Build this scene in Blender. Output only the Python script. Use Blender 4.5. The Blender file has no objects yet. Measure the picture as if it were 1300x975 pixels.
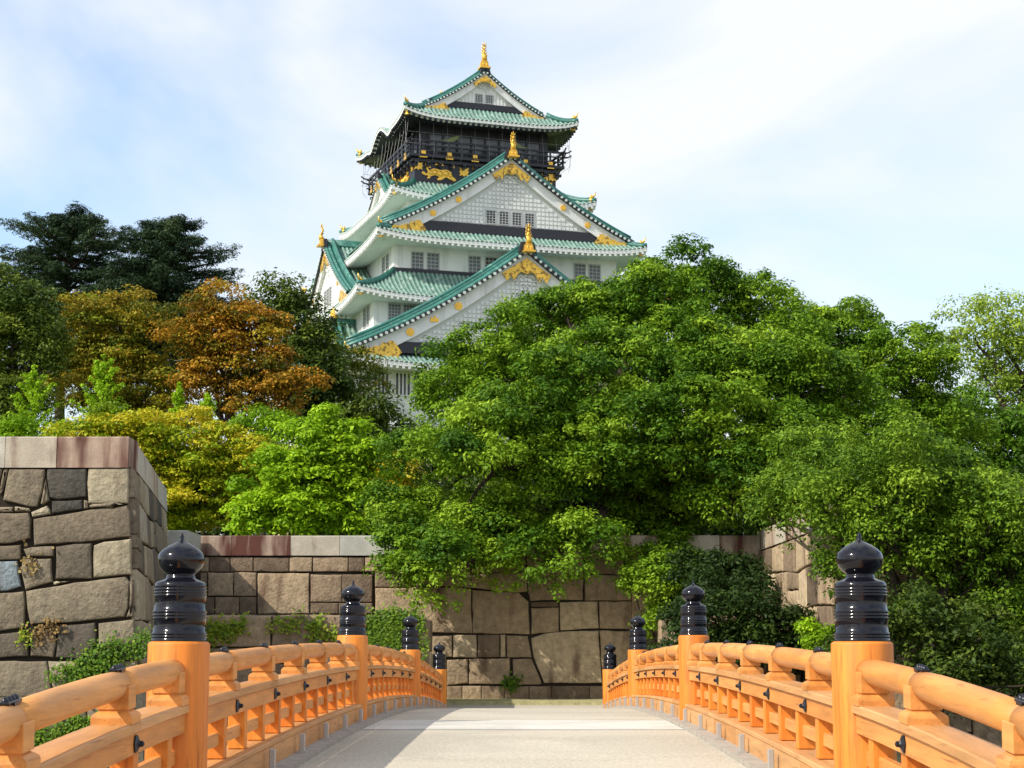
import bpy, math, random
import numpy as np
from mathutils import Vector, Matrix
rad = math.radians
random.seed(7)
SC = bpy.context.scene
COL = SC.collection

# ---------------------------------------------------------------- camera, world, sun, exposure
EYE = 1.72
FPX = 2300.0                                   # focal length in pixels of the 1300 px wide photograph
PITCH = rad(8.4698); YAW = rad(0.4435)
cam_d = bpy.data.cameras.new('camera'); cam = bpy.data.objects.new('camera', cam_d); COL.objects.link(cam)
cam_d.sensor_width = 36.0; cam_d.lens = 36.0 * FPX / 1300.0
cam_d.clip_start = 0.1; cam_d.clip_end = 6000
cam.location = (0, 0, EYE)
cam.rotation_euler = (math.pi / 2 + PITCH, 0, YAW)
SC.camera = cam

SUN_EL = rad(40); SUN_AZ = rad(208 + 32)        # azimuth measured clockwise from +Y: behind the viewer's left shoulder
SUN_AZ = rad(180 + 58)
SUN_DIR = Vector((math.sin(SUN_AZ) * math.cos(SUN_EL), math.cos(SUN_AZ) * math.cos(SUN_EL), math.sin(SUN_EL)))
sd = bpy.data.lights.new('sun', 'SUN'); sun = bpy.data.objects.new('sun', sd); COL.objects.link(sun)
sd.energy = 5.0; sd.angle = rad(0.5); sd.color = (1.0, 0.93, 0.82)
sun.rotation_euler = (-SUN_DIR).to_track_quat('-Z', 'Y').to_euler()
sun.location = (-40, -40, 60)

W = bpy.data.worlds.new('World'); SC.world = W; W.use_nodes = True
nt = W.node_tree; nt.nodes.clear()
def wn(t, **k):
    n = nt.nodes.new(t)
    for a, b in k.items(): setattr(n, a, b)
    return n
sky = wn('ShaderNodeTexSky', sky_type='NISHITA', sun_disc=False, sun_elevation=SUN_EL, sun_rotation=SUN_AZ)
sky.air_density = 1.0; sky.dust_density = 1.2; sky.ozone_density = 1.6
tc = wn('ShaderNodeTexCoord')
mp = wn('ShaderNodeMapping'); mp.inputs['Scale'].default_value = (1.0, 1.0, 1.9); mp.inputs['Rotation'].default_value = (0.1, 0.25, 0.4)
nz = wn('ShaderNodeTexNoise'); nz.inputs['Scale'].default_value = 2.6; nz.inputs['Detail'].default_value = 7; nz.inputs['Roughness'].default_value = 0.5
nz.inputs['Distortion'].default_value = 0.5
cr = wn('ShaderNodeValToRGB'); cr.color_ramp.elements[0].position = 0.35; cr.color_ramp.elements[0].color = (0.08,) * 3 + (1,)
cr.color_ramp.elements[1].position = 0.58; cr.color_ramp.elements[1].color = (0.98,) * 3 + (1,)
mx = wn('ShaderNodeMix', data_type='RGBA'); mx.inputs['B'].default_value = (9.9, 10.2, 10.6, 1)
bg = wn('ShaderNodeBackground'); bg.inputs['Strength'].default_value = 0.10
out = wn('ShaderNodeOutputWorld')
L = nt.links.new
L(tc.outputs['Generated'], mp.inputs['Vector']); L(mp.outputs['Vector'], nz.inputs['Vector'])
L(nz.outputs['Fac'], cr.inputs['Fac']); L(cr.outputs['Color'], mx.inputs['Factor'])
sb = wn('ShaderNodeVectorMath', operation='SCALE'); sb.inputs['Scale'].default_value = 2.6; L(sky.outputs['Color'], sb.inputs[0]); L(sb.outputs['Vector'], mx.inputs['A']); L(mx.outputs['Result'], bg.inputs['Color']); L(bg.outputs['Background'], out.inputs['Surface'])
SC.view_settings.view_transform = 'Standard'; SC.view_settings.look = 'None'
SC.view_settings.exposure = 0.0; SC.view_settings.gamma = 1.0; SC.view_settings.use_curve_mapping = False
SC.render.engine = 'CYCLES'
SC.cycles.max_bounces = 6; SC.cycles.transparent_max_bounces = 8

# ---------------------------------------------------------------- photograph pixel -> point in the place
_f = np.array([-math.sin(YAW) * math.cos(PITCH), math.cos(YAW) * math.cos(PITCH), math.sin(PITCH)])
_r = np.array([math.cos(YAW), math.sin(YAW), 0.0]); _u = np.cross(_r, _f)
def at(x, y, Y):
    d = _f + _r * (x - 650) / FPX + _u * (487.5 - y) / FPX
    d = d * (Y / d[1]); return Vector((d[0], d[1], d[2] + EYE))
def ppm(Y): return 2325.0 / Y

# ---------------------------------------------------------------- materials
def mat(name, base, rough=0.7, metal=0.0, spec=0.5, var=0.0, vscale=3.0, bump=0.0, bscale=20.0, attr=None, ramp=None,
        coat=0.0, stretch=None, dirt=None, transl=0.0, gate=0.0, patch=None):
    m = bpy.data.materials.new(name); m.use_nodes = True
    t = m.node_tree; b = t.nodes['Principled BSDF']; lk = t.links.new
    N = t.nodes.new
    b.inputs['Roughness'].default_value = rough; b.inputs['Metallic'].default_value = metal
    b.inputs['Specular IOR Level'].default_value = spec if not transl else 0.18
    if coat: b.inputs['Coat Weight'].default_value = coat; b.inputs['Coat Roughness'].default_value = 0.05
    co = N('ShaderNodeTexCoord'); vec = co.outputs['Object']
    if stretch:
        mpn = N('ShaderNodeMapping'); mpn.inputs['Scale'].default_value = stretch; lk(vec, mpn.inputs['Vector']); vec = mpn.outputs['Vector']
    col = None
    if attr and ramp:
        a = N('ShaderNodeAttribute'); a.attribute_name = attr
        r = N('ShaderNodeValToRGB'); r.color_ramp.elements.remove(r.color_ramp.elements[0])
        for i, (p, c) in enumerate(ramp):
            e = r.color_ramp.elements[0] if i == 0 else r.color_ramp.elements.new(p)
            e.position = p; e.color = tuple(c) + (1,)
        lk(a.outputs['Fac'], r.inputs['Fac']); col = r.outputs['Color']
    else:
        rgb = N('ShaderNodeRGB'); rgb.outputs[0].default_value = tuple(base) + (1,); col = rgb.outputs[0]
    if var:
        n = N('ShaderNodeTexNoise'); n.inputs['Scale'].default_value = vscale; n.inputs['Detail'].default_value = 6; n.inputs['Roughness'].default_value = 0.65
        lk(vec, n.inputs['Vector'])
        mr = N('ShaderNodeMapRange'); mr.inputs['From Min'].default_value = 0.3; mr.inputs['From Max'].default_value = 0.7
        mr.inputs['To Min'].default_value = 1 - var; mr.inputs['To Max'].default_value = 1 + var
        lk(n.outputs['Fac'], mr.inputs['Value'])
        vm = N('ShaderNodeVectorMath'); vm.operation = 'SCALE'; lk(col, vm.inputs[0]); lk(mr.outputs['Result'], vm.inputs['Scale']); col = vm.outputs['Vector']
    if dirt:
        dc, dsc, lo, hi, dstr = dirt
        n = N('ShaderNodeTexNoise'); n.inputs['Scale'].default_value = dsc; n.inputs['Detail'].default_value = 5
        mp2 = N('ShaderNodeMapping'); mp2.inputs['Scale'].default_value = dstr; lk(co.outputs['Object'], mp2.inputs['Vector']); lk(mp2.outputs['Vector'], n.inputs['Vector'])
        mr = N('ShaderNodeMapRange'); mr.inputs['From Min'].default_value = lo; mr.inputs['From Max'].default_value = hi
        fo = n.outputs['Fac']
        if gate:                                          # stones with a low tint are the stained ones
            ad = N('ShaderNodeMath'); ad.operation = 'MULTIPLY_ADD'; ad.inputs[1].default_value = -gate; lk(a.outputs['Fac'], ad.inputs[0])
            a2 = N('ShaderNodeMath'); a2.operation = 'ADD'; a2.inputs[1].default_value = gate * .45; lk(n.outputs['Fac'], a2.inputs[0]); lk(a2.outputs[0], ad.inputs[2]); fo = ad.outputs[0]
        lk(fo, mr.inputs['Value'])
        mm = N('ShaderNodeMix'); mm.data_type = 'RGBA'; mm.inputs['B'].default_value = tuple(dc) + (1,)
        lk(mr.outputs['Result'], mm.inputs['Factor']); lk(col, mm.inputs['A']); col = mm.outputs['Result']
    if patch:                                             # broad worn and dirty patches
        psc, amt = patch; n = N('ShaderNodeTexNoise'); n.inputs['Scale'].default_value = psc; n.inputs['Detail'].default_value = 3; n.inputs['Distortion'].default_value = .6
        lk(co.outputs['Object'], n.inputs['Vector']); mr = N('ShaderNodeMapRange'); mr.inputs['From Min'].default_value = .38; mr.inputs['From Max'].default_value = .62
        mr.inputs['To Min'].default_value = 1 - amt; mr.inputs['To Max'].default_value = 1 + amt * .6; lk(n.outputs['Fac'], mr.inputs['Value'])
        vm = N('ShaderNodeVectorMath'); vm.operation = 'SCALE'; lk(col, vm.inputs[0]); lk(mr.outputs['Result'], vm.inputs['Scale']); col = vm.outputs['Vector']
    lk(col, b.inputs['Base Color'])
    if bump:
        n = N('ShaderNodeTexNoise'); n.inputs['Scale'].default_value = bscale; n.inputs['Detail'].default_value = 8; n.inputs['Roughness'].default_value = 0.6
        lk(vec, n.inputs['Vector'])
        bp = N('ShaderNodeBump'); bp.inputs['Strength'].default_value = 1.0; bp.inputs['Distance'].default_value = bump
        lk(n.outputs['Fac'], bp.inputs['Height']); lk(bp.outputs['Normal'], b.inputs['Normal'])
    if transl:
        tr = N('ShaderNodeBsdfTranslucent'); lk(col, tr.inputs['Color'])
        ms = N('ShaderNodeMixShader'); ms.inputs[0].default_value = transl
        o = t.nodes['Material Output']
        lk(b.outputs[0], ms.inputs[1]); lk(tr.outputs[0], ms.inputs[2]); lk(ms.outputs[0], o.inputs['Surface'])
    return m

def wood_mat(name, c1, c2, rough=0.5):
    m = mat(name, c1, rough, 0, 0.4, 0.24, 1.3, 0.002, 30, stretch=(9, 9, 0.8),
            attr='tint', ramp=[(0, c2), (1, c1)], dirt=((c2[0] * .5, c2[1] * .4, c2[2] * .4), 2.4, 0.56, 0.80, (11, 11, 0.7)))
    return m
M = {}
M['post_wood'] = wood_mat('orange_post_wood', (0.74, 0.265, 0.035), (0.66, 0.185, 0.018))
def rail_wood(name, c1, c2):
    return mat(name, c1, 0.5, 0, 0.4, 0.24, 1.2, 0.0015, 30, stretch=(9, 0.8, 9),
            attr='tint', ramp=[(0, c2), (1, c1)], dirt=((c2[0] * .55, c2[1] * .45, c2[2] * .45), 2.6, 0.60, 0.80, (14, 0.6, 14)))
M['rail_wood'] = rail_wood('orange_rail_wood', (0.68, 0.31, 0.085), (0.59, 0.23, 0.045))
M['board_wood'] = rail_wood('pale_board_wood', (0.61, 0.33, 0.13), (0.50, 0.235, 0.07))
M['lacquer'] = mat('black_lacquer', (0.006, 0.006, 0.010), 0.10, 0, 0.42)
M['black_iron'] = mat('black_iron', (0.012, 0.012, 0.018), 0.3, 0.3)
M['deck'] = mat('exposed_aggregate', (0.49, 0.445, 0.35), 0.85, 0, 0.3, 0.30, 28, 0.006, 40, patch=(0.35, .12),
                dirt=((0.30, 0.26, 0.19), 34, 0.56, 0.72, (1, 1, 1)))
M['band'] = mat('pale_concrete_band', (0.57, 0.545, 0.475), 0.8, 0, 0.3, 0.10, 12, 0.002, 60, patch=(0.9, .12))
M['concrete'] = mat('kerb_concrete', (0.36, 0.33, 0.28), 0.85, 0, 0.3, 0.25, 6, 0.003, 40)
M['grey_metal'] = mat('galvanised_metal', (0.5, 0.5, 0.48), 0.45, 0.6)
stone_ramp = [(0, (0.11, 0.078, 0.052)), (0.22, (0.20, 0.145, 0.095)), (0.45, (0.34, 0.25, 0.16)), (0.7, (0.46, 0.345, 0.215)), (0.9, (0.54, 0.435, 0.285)), (1.0, (0.30, 0.27, 0.22))]
M['stone'] = mat('granite_blocks', (0.3, 0.25, 0.2), 0.85, 0, 0.3, 0.30, 5.0, 0.05, 9, attr='tint', ramp=stone_ramp,
                 dirt=((0.13, 0.075, 0.05), 1.1, 0.55, 0.78, (1.6, 1.6, 0.35)))
cool_ramp = [(0, (0.06, 0.058, 0.05)), (0.3, (0.175, 0.14, 0.095)), (0.6, (0.275, 0.23, 0.155)), (0.85, (0.37, 0.32, 0.215)), (1.0, (0.24, 0.29, 0.31))]
M['stone_cool'] = mat('grey_granite_blocks', (0.3, 0.25, 0.2), 0.85, 0, 0.3, 0.32, 5.0, 0.05, 9, attr='tint', ramp=cool_ramp,
                 dirt=((0.13, 0.095, 0.07), 1.1, 0.55, 0.80, (1.6, 1.6, 0.35)))
M['joint'] = mat('dark_joint', (0.035, 0.028, 0.022), 0.95, 0, 0.1)
M['coping'] = mat('dressed_granite', (0.5, 0.45, 0.4), 0.8, 0, 0.3, 0.10, 8, 0.012, 25, attr='tint',
                  ramp=[(0, (0.42, 0.31, 0.23)), (0.3, (0.45, 0.37, 0.27)), (0.6, (0.50, 0.45, 0.36)), (1, (0.44, 0.44, 0.39))],
                  dirt=((0.11, 0.04, 0.028), 1.0, 0.54, 0.70, (1.6, 1.6, 0.30)), gate=0.26, patch=(1.5, .12))
M['plaster'] = mat('white_plaster', (0.80, 0.80, 0.78), 0.7, 0, 0.3, 0.05, 1.2, 0.004, 8, dirt=((0.52, 0.53, 0.50), 1.1, 0.52, 0.85, (1.8, 1.8, 0.22)))
M['soffit'] = mat('white_soffit', (0.78, 0.79, 0.76), 0.75, 0, 0.3, 0.05, 2)
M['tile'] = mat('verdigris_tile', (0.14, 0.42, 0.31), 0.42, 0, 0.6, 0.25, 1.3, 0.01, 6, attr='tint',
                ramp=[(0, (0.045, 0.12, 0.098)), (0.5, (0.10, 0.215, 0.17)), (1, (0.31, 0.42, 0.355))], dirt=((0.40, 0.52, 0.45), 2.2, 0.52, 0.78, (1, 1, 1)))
M['tile_ridge'] = mat('verdigris_ridge', (0.03, 0.15, 0.12), 0.45, 0, 0.6, 0.28, 1.6, dirt=((0.20, 0.45, 0.35), 2.0, 0.58, 0.8, (1, 1, 1)))
M['tile_end'] = mat('pale_tile_end', (0.62, 0.70, 0.64), 0.5, 0, 0.5, 0.2, 3)
M['black'] = mat('black_lacquered_wall', (0.012, 0.012, 0.018), 0.4, 0, 0.5, 0.3, 2)
M['black_trim'] = mat('black_copper_trim', (0.016, 0.016, 0.024), 0.45, 0, 0.5)
M['gold'] = mat('gold_leaf', (0.85, 0.50, 0.07), 0.38, 0.55, 0.6, 0.15, 5)
M['filigree'] = mat('gold_openwork', (0.85, 0.52, 0.08), 0.4, 0.5, 0.5, 0.1, 5, 0.05, 5, dirt=((0.33, 0.20, 0.05), 3.5, 0.53, 0.57, (1, 1, 1)))
M['glass'] = mat('dark_window_glass', (0.10, 0.11, 0.12), 0.15, 0, 0.5, 0.3, 1.5)
M['glass_dark'] = mat('black_window_glass', (0.018, 0.018, 0.024), 0.15, 0, 0.5)
M['lattice'] = mat('grey_window_lattice', (0.42, 0.43, 0.42), 0.6)
M['lattice_ground'] = mat('grey_lattice_ground', (0.67, 0.68, 0.67), 0.7)
M['wire'] = mat('grey_netting', (0.20, 0.20, 0.20), 0.5, 0.2)
M['bark'] = mat('dark_bark', (0.055, 0.042, 0.032), 0.9, 0, 0.2, 0.35, 3, 0.03, 12)
M['grass'] = mat('mown_grass', (0.12, 0.16, 0.035), 0.9, 0, 0.2, 0.35, 2.0, 0.03, 30)
M['dry_grass'] = mat('pale_verge', (0.40, 0.37, 0.19), 0.9, 0, 0.2, 0.3, 6.0, 0.02, 30)
M['soil'] = mat('earth_bank', (0.07, 0.065, 0.035), 0.95, 0, 0.2, 0.4, 0.6, 0.05, 8)
M['gravel'] = mat('sandy_plaza', (0.48, 0.43, 0.34), 0.9, 0, 0.2, 0.15, 8, 0.01, 50)
M['water'] = mat('moat_water', (0.02, 0.035, 0.02), 0.06, 0, 0.5, 0.2, 0.3, 0.01, 3)
def leafm(name, cols, transl=0.3, rough=0.55):
    return mat(name, cols[0], rough, 0, 0.3, 0, 1, attr='tint', ramp=[(i / (len(cols) - 1), c) for i, c in enumerate(cols)], transl=transl)
M['leaf_camphor'] = leafm('camphor_leaves', [(0.050, 0.125, 0.008), (0.110, 0.225, 0.010), (0.205, 0.345, 0.016), (0.34, 0.50, 0.035)])
M['leaf_right'] = leafm('maple_leaves', [(0.045, 0.105, 0.008), (0.12, 0.225, 0.012), (0.22, 0.35, 0.022), (0.36, 0.50, 0.04)])
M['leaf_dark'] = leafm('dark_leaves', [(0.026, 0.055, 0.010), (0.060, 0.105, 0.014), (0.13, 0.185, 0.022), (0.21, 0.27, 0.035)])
M['leaf_brown'] = leafm('bronze_leaves', [(0.08, 0.12, 0.010), (0.19, 0.19, 0.012), (0.36, 0.24, 0.016), (0.30, 0.34, 0.025)])
M['leaf_orange'] = leafm('orange_leaves', [(0.10, 0.12, 0.010), (0.30, 0.17, 0.012), (0.52, 0.25, 0.022), (0.42, 0.33, 0.025)])
M['leaf_yellow'] = leafm('yellow_leaves', [(0.12, 0.22, 0.008), (0.27, 0.37, 0.010), (0.48, 0.46, 0.016), (0.62, 0.50, 0.03)])
M['leaf_bright'] = leafm('bright_leaves', [(0.16, 0.30, 0.010), (0.27, 0.46, 0.014), (0.38, 0.58, 0.018), (0.48, 0.66, 0.03)], 0.38)
M['leaf_pale'] = leafm('pale_leaves', [(0.12, 0.20, 0.02), (0.23, 0.34, 0.035), (0.36, 0.48, 0.05), (0.46, 0.58, 0.08)], 0.38)
M['needle'] = leafm('cedar_needles', [(0.014, 0.034, 0.014), (0.028, 0.056, 0.022), (0.048, 0.085, 0.032), (0.07, 0.11, 0.04)], 0.12)
M['ivy'] = leafm('ivy_leaves', [(0.05, 0.12, 0.012), (0.10, 0.20, 0.016), (0.18, 0.30, 0.02), (0.30, 0.34, 0.03)], 0.25)
M['straw'] = leafm('dry_straw', [(0.12, 0.07, 0.03), (0.22, 0.14, 0.05), (0.30, 0.19, 0.06), (0.34, 0.26, 0.10)], 0.2)

# ---------------------------------------------------------------- mesh helpers
class MB:
    def __init__(s): s.v = []; s.f = []; s.t = []; s.sm = []
    def add(s, vs, fs, tint=None, smooth=False):
        o = len(s.v); s.v += [tuple(v) for v in vs]
        s.f += [tuple(i + o for i in f) for f in fs]
        s.t += [random.random() if tint is None else tint] * len(vs); s.sm += [smooth] * len(fs)
    def box(s, c, d, rz=0.0, tint=None, R=None, bev=0.0):
        hx, hy, hz = d[0] / 2, d[1] / 2, d[2] / 2
        if bev <= 0:
            p = [(-hx, -hy, -hz), (hx, -hy, -hz), (hx, hy, -hz), (-hx, hy, -hz), (-hx, -hy, hz), (hx, -hy, hz), (hx, hy, hz), (-hx, hy, hz)]
            f = [(0, 3, 2, 1), (4, 5, 6, 7), (0, 1, 5, 4), (1, 2, 6, 5), (2, 3, 7, 6), (3, 0, 4, 7)]
        else:
            p = []; f = []
            for k, (zz, i) in enumerate(((-hz, bev), (-hz + bev, 0), (hz - bev, 0), (hz, bev))):
                x, y, b = hx - i, hy - i, bev
                if i: p += [(-x, -y, zz), (x, -y, zz), (x, -y, zz), (x, y, zz), (x, y, zz), (-x, y, zz), (-x, y, zz), (-x, -y, zz)]
                else: p += [(-x + b, -y, zz), (x - b, -y, zz), (x, -y + b, zz), (x, y - b, zz), (x - b, y, zz), (-x + b, y, zz), (-x, y - b, zz), (-x, -y + b, zz)]
            for k in range(3):
                for j in range(8): f.append((k * 8 + j, k * 8 + (j + 1) % 8, k * 8 + 8 + (j + 1) % 8, k * 8 + 8 + j))
            f.append(tuple(range(7, -1, -1))); f.append(tuple(range(24, 32)))
        if R is None: R = Matrix.Rotation(rz, 3, 'Z') if rz else None
        c = Vector(c)
        p = [(R @ Vector(q) + c) if R else Vector(q) + c for q in p]
        s.add(p, f, tint)
    def tube(s, pts, rs, n=8, tint=None, cap=True, smooth=True, up=None):
        pts = [Vector(p) for p in pts]
        if not hasattr(rs, '__len__'): rs = [rs] * len(pts)
        vs = []; fs = []; ref = Vector((0, 0, 1)) if up is None else Vector(up)
        for i, p in enumerate(pts):
            d = (pts[min(i + 1, len(pts) - 1)] - pts[max(i - 1, 0)]).normalized()
            rf = ref if abs(d.dot(ref)) < 0.95 else Vector((1, 0, 0))
            a = d.cross(rf).normalized(); b = a.cross(d)
            for k in range(n):
                t = 2 * math.pi * k / n; vs.append(p + a * (rs[i] * math.cos(t)) + b * (rs[i] * math.sin(t)))
        for i in range(len(pts) - 1):
            for k in range(n): fs.append((i * n + k, i * n + (k + 1) % n, (i + 1) * n + (k + 1) % n, (i + 1) * n + k))
        if cap: fs.append(tuple(range(n - 1, -1, -1))); fs.append(tuple(range((len(pts) - 1) * n, len(pts) * n)))
        s.add(vs, fs, tint, smooth)
    def lathe(s, c, prof, n=32, tint=None):
        vs = []; fs = []
        for (r, z) in prof:
            for k in range(n):
                t = 2 * math.pi * k / n; vs.append((c[0] + r * math.cos(t), c[1] + r * math.sin(t), c[2] + z))
        for i in range(len(prof) - 1):
            for k in range(n): fs.append((i * n + k, i * n + (k + 1) % n, (i + 1) * n + (k + 1) % n, (i + 1) * n + k))
        s.add(vs, fs, tint, True)
    def prism(s, poly, fn, d0, d1, tint=None):
        """poly: 2-D outline; fn(x, y, d) -> 3-D point; extruded from depth d0 to d1"""
        n = len(poly); vs = [fn(x, y, d0) for x, y in poly] + [fn(x, y, d1) for x, y in poly]
        fs = [tuple(range(n)), tuple(range(2 * n - 1, n - 1, -1))] + [(i, i + n, (i + 1) % n + n, (i + 1) % n) for i in range(n)]
        s.add(vs, fs, tint)
    def grid(s, P, tint=None, smooth=True):
        """P: rows x cols of points"""
        nr, nc = len(P), len(P[0]); vs = [p for r in P for p in r]
        fs = [(i * nc + j, i * nc + j + 1, (i + 1) * nc + j + 1, (i + 1) * nc + j) for i in range(nr - 1) for j in range(nc - 1)]
        s.add(vs, fs, tint, smooth)
    def build(s, name, m, parent=None, loc=(0, 0, 0), fix=True):
        me = bpy.data.meshes.new(name); me.from_pydata(s.v, [], s.f)
        a = me.attributes.new('tint', 'FLOAT', 'POINT'); a.data.foreach_set('value', s.t)
        me.polygons.foreach_set('use_smooth', s.sm)
        me.materials.append(m); me.update()
        if fix:
            import bmesh
            b = bmesh.new(); b.from_mesh(me); bmesh.ops.recalc_face_normals(b, faces=b.faces); b.to_mesh(me); b.free()
        o = bpy.data.objects.new(name, me); COL.objects.link(o); o.location = loc
        if parent: o.parent = parent
        return o
def tag(o, label, cat, group=None, kind=None):
    if label: o['label'] = label
    if cat: o['category'] = cat
    if group: o['group'] = group
    if kind: o['kind'] = kind
    return o
def thing(name, label, cat, loc=(0, 0, 0), rz=0.0, group=None):
    o = bpy.data.objects.new(name, None); COL.objects.link(o); o.location = loc; o.rotation_euler = (0, 0, rz)
    o.empty_display_size = 0.3
    return tag(o, label, cat, group)
def dup(o, parent=None, loc=None):
    c = o.copy(); COL.objects.link(c); c.parent = parent
    if loc is not None: c.location = loc
    for ch in o.children: dup(ch, c)
    return c

# ---------------------------------------------------------------- setting: ground
BCX = -0.045                                     # the bridge's centre line
def deck_z(Y):                                     # one long arch, a little steeper at the near end
    if Y < 8: return 0.25 * Y / 8.0
    return 0.72 - 0.001 * (Y - 26.8) ** 2 - (0.004 * (13.4 - Y) ** 2 if Y < 13.4 else 0)
def sheet(name, x0, x1, y0, y1, z, m):
    b = MB(); b.add([(x0, y0, z), (x1, y0, z), (x1, y1, z), (x0, y1, z)], [(0, 1, 2, 3)]); return tag(b.build(name, m, fix=False), None, None, kind='structure')
def block(name, x0, x1, y0, y1, z0, z1, m):
    b = MB(); b.box(((x0 + x1) / 2, (y0 + y1) / 2, (z0 + z1) / 2), (x1 - x0, y1 - y0, z1 - z0)); return tag(b.build(name, m), None, None, kind='structure')
sheet('ground', -2500, 2500, -2500, 2500, -9.0, M['grass'])
sheet('moat_water', -300, 300, -3, 55, -8.0, M['water'])
block('near_bank', -300, 300, -300, -0.2, -10, -0.012, M['gravel'])
block('plaza', -3.2, 4.5, 53.6, 67.5, -10, 0.0, M['gravel'])
block('verge', -3.19, 4.49, 62.4, 66.1, -0.5, 0.125, M['dry_grass'])
block('right_bank', 5.6, 120, 43.0, 70.0, -10, -0.9, M['soil'])
# castle terrace rising gently behind the back wall
b = MB()
P = []
for i in range(14):
    y = 67.2 + i * i * 4.2
    P.append([(x, y, 5.35 + min(6.0, max(0, (y - 72) * 0.05))) for x in np.linspace(-900, 900, 19)])
P = [[(x, 67.2, -9.5) for x in np.linspace(-900, 900, 19)]] + P
b.grid(P, smooth=False); tag(b.build('terrace_ground', M['grass'], fix=False), None, None, kind='structure')
# ---------------------------------------------------------------- stone walls
def stone_add(mb, poly, fn, rnd, gap=0.022, depth=0.14, tint=None):
    """one irregular block: poly in plane metres, fn(x, y, out) -> point; out = distance in front of the wall plane"""
    n = len(poly)
    area = sum(poly[i][0] * poly[(i + 1) % n][1] - poly[(i + 1) % n][0] * poly[i][1] for i in range(n)) / 2
    if area < 0: poly = poly[::-1]; area = -area
    if area < 0.004: return
    pts = []
    for i in range(n):                                  # break the edges up so that no side is ruler-straight
        a = Vector(poly[i]); c = Vector(poly[(i + 1) % n]); l = (c - a).length; k = max(1, int(l / 0.28))
        nrm = Vector((-(c - a).y, (c - a).x)).normalized() if l > 1e-6 else Vector((0, 0))
        for j in range(k):
            p = a.lerp(c, j / k)
            if j: p = p + nrm * rnd.uniform(-0.012, 0.016)
            pts.append(p)
    cen = sum(pts, Vector((0, 0))) / len(pts)
    def inset(d):
        res = []
        m = len(pts)
        for i in range(m):
            e1 = (pts[i] - pts[i - 1]); e2 = (pts[(i + 1) % m] - pts[i])
            if e1.length < 1e-6 or e2.length < 1e-6: res.append(pts[i].copy()); continue
            n1 = Vector((-e1.y, e1.x)).normalized(); n2 = Vector((-e2.y, e2.x)).normalized()
            bb = (n1 + n2); s = d / max(0.5, (1 + n1.dot(n2)) ** 0.5 * 0.7071)
            if bb.length < 1e-3: bb = n1
            q = pts[i] + bb.normalized() * min(s, (cen - pts[i]).length * 0.8); res.append(q)
        return res
    h = depth * rnd.uniform(0.75, 1.15); tx, ty = rnd.uniform(-.02, .02), rnd.uniform(-.02, .02)
    rings = [(gap, -0.12), (gap + 0.003, h * 0.62), (gap + 0.028, h * 0.9), (gap + 0.085, h)]
    vs = []
    for d, o in rings:
        for q in inset(d): vs.append(fn(q.x, q.y, o + (tx * (q.x - cen.x) + ty * (q.y - cen.y)) * (o > 0)))
    m = len(pts); vs.append(fn(cen.x, cen.y, h * 1.06)); fs = []
    for r in range(3):
        for k in range(m): fs.append((r * m + k, r * m + (k + 1) % m, (r + 1) * m + (k + 1) % m, (r + 1) * m + k))
    for k in range(m): fs.append((3 * m + k, 3 * m + (k + 1) % m, 4 * m))
    mb.add(vs, fs, rnd.random() * .88 if tint is None else tint)
    mb.sm[-m:] = [True] * m

def courses(x0, x1, y0, y1, rnd, hmin=0.75, hmax=1.35, wmin=0.8, wmax=2.2, slant=0.08):
    """irregular coursed blocks filling a rectangle (plane metres)"""
    out = []; ys = [y1]
    while ys[-1] > y0 + hmin * 0.8: ys.append(ys[-1] - rnd.uniform(hmin, hmax))
    ys[-1] = y0
    prof = []
    for k, y in enumerate(ys):
        p1, p2 = rnd.uniform(0, 6), rnd.uniform(0, 6); am = 0 if k in (0, len(ys) - 1) else slant
        prof.append(lambda x, y=y, p1=p1, p2=p2, am=am: y + am * (math.sin(x * 0.6 + p1) + 0.6 * math.sin(x * 1.7 + p2)))
    for k in range(len(ys) - 1):
        x = x0; top, bot = prof[k], prof[k + 1]; jl = 0
        while x < x1 - 1e-3:
            w = rnd.uniform(wmin, wmax); xn = x + w
            if xn > x1 - wmin * 0.6: xn = x1
            jr = rnd.uniform(-0.12, 0.12) if xn < x1 else 0
            a, bq, c, d = (x + jl, top(x + jl)), (xn + jr, top(xn + jr)), (xn - jr, bot(xn - jr)), (x - jl, bot(x - jl))
            if rnd.random() < 0.22 and w > 1.0 and (ys[k] - ys[k + 1]) > 0.9:
                f = rnd.uniform(0.35, 0.65); l = (x + jl * (1 - 2 * f), top(x) * (1 - f) + bot(x) * f); r = (xn + jr * (1 - 2 * f), top(xn) * (1 - f) + bot(xn) * f)
                out += [[a, bq, r, l], [l, r, c, d]]
            else: out.append([a, bq, c, d])
            x = xn; jl = jr
    return out
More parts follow.
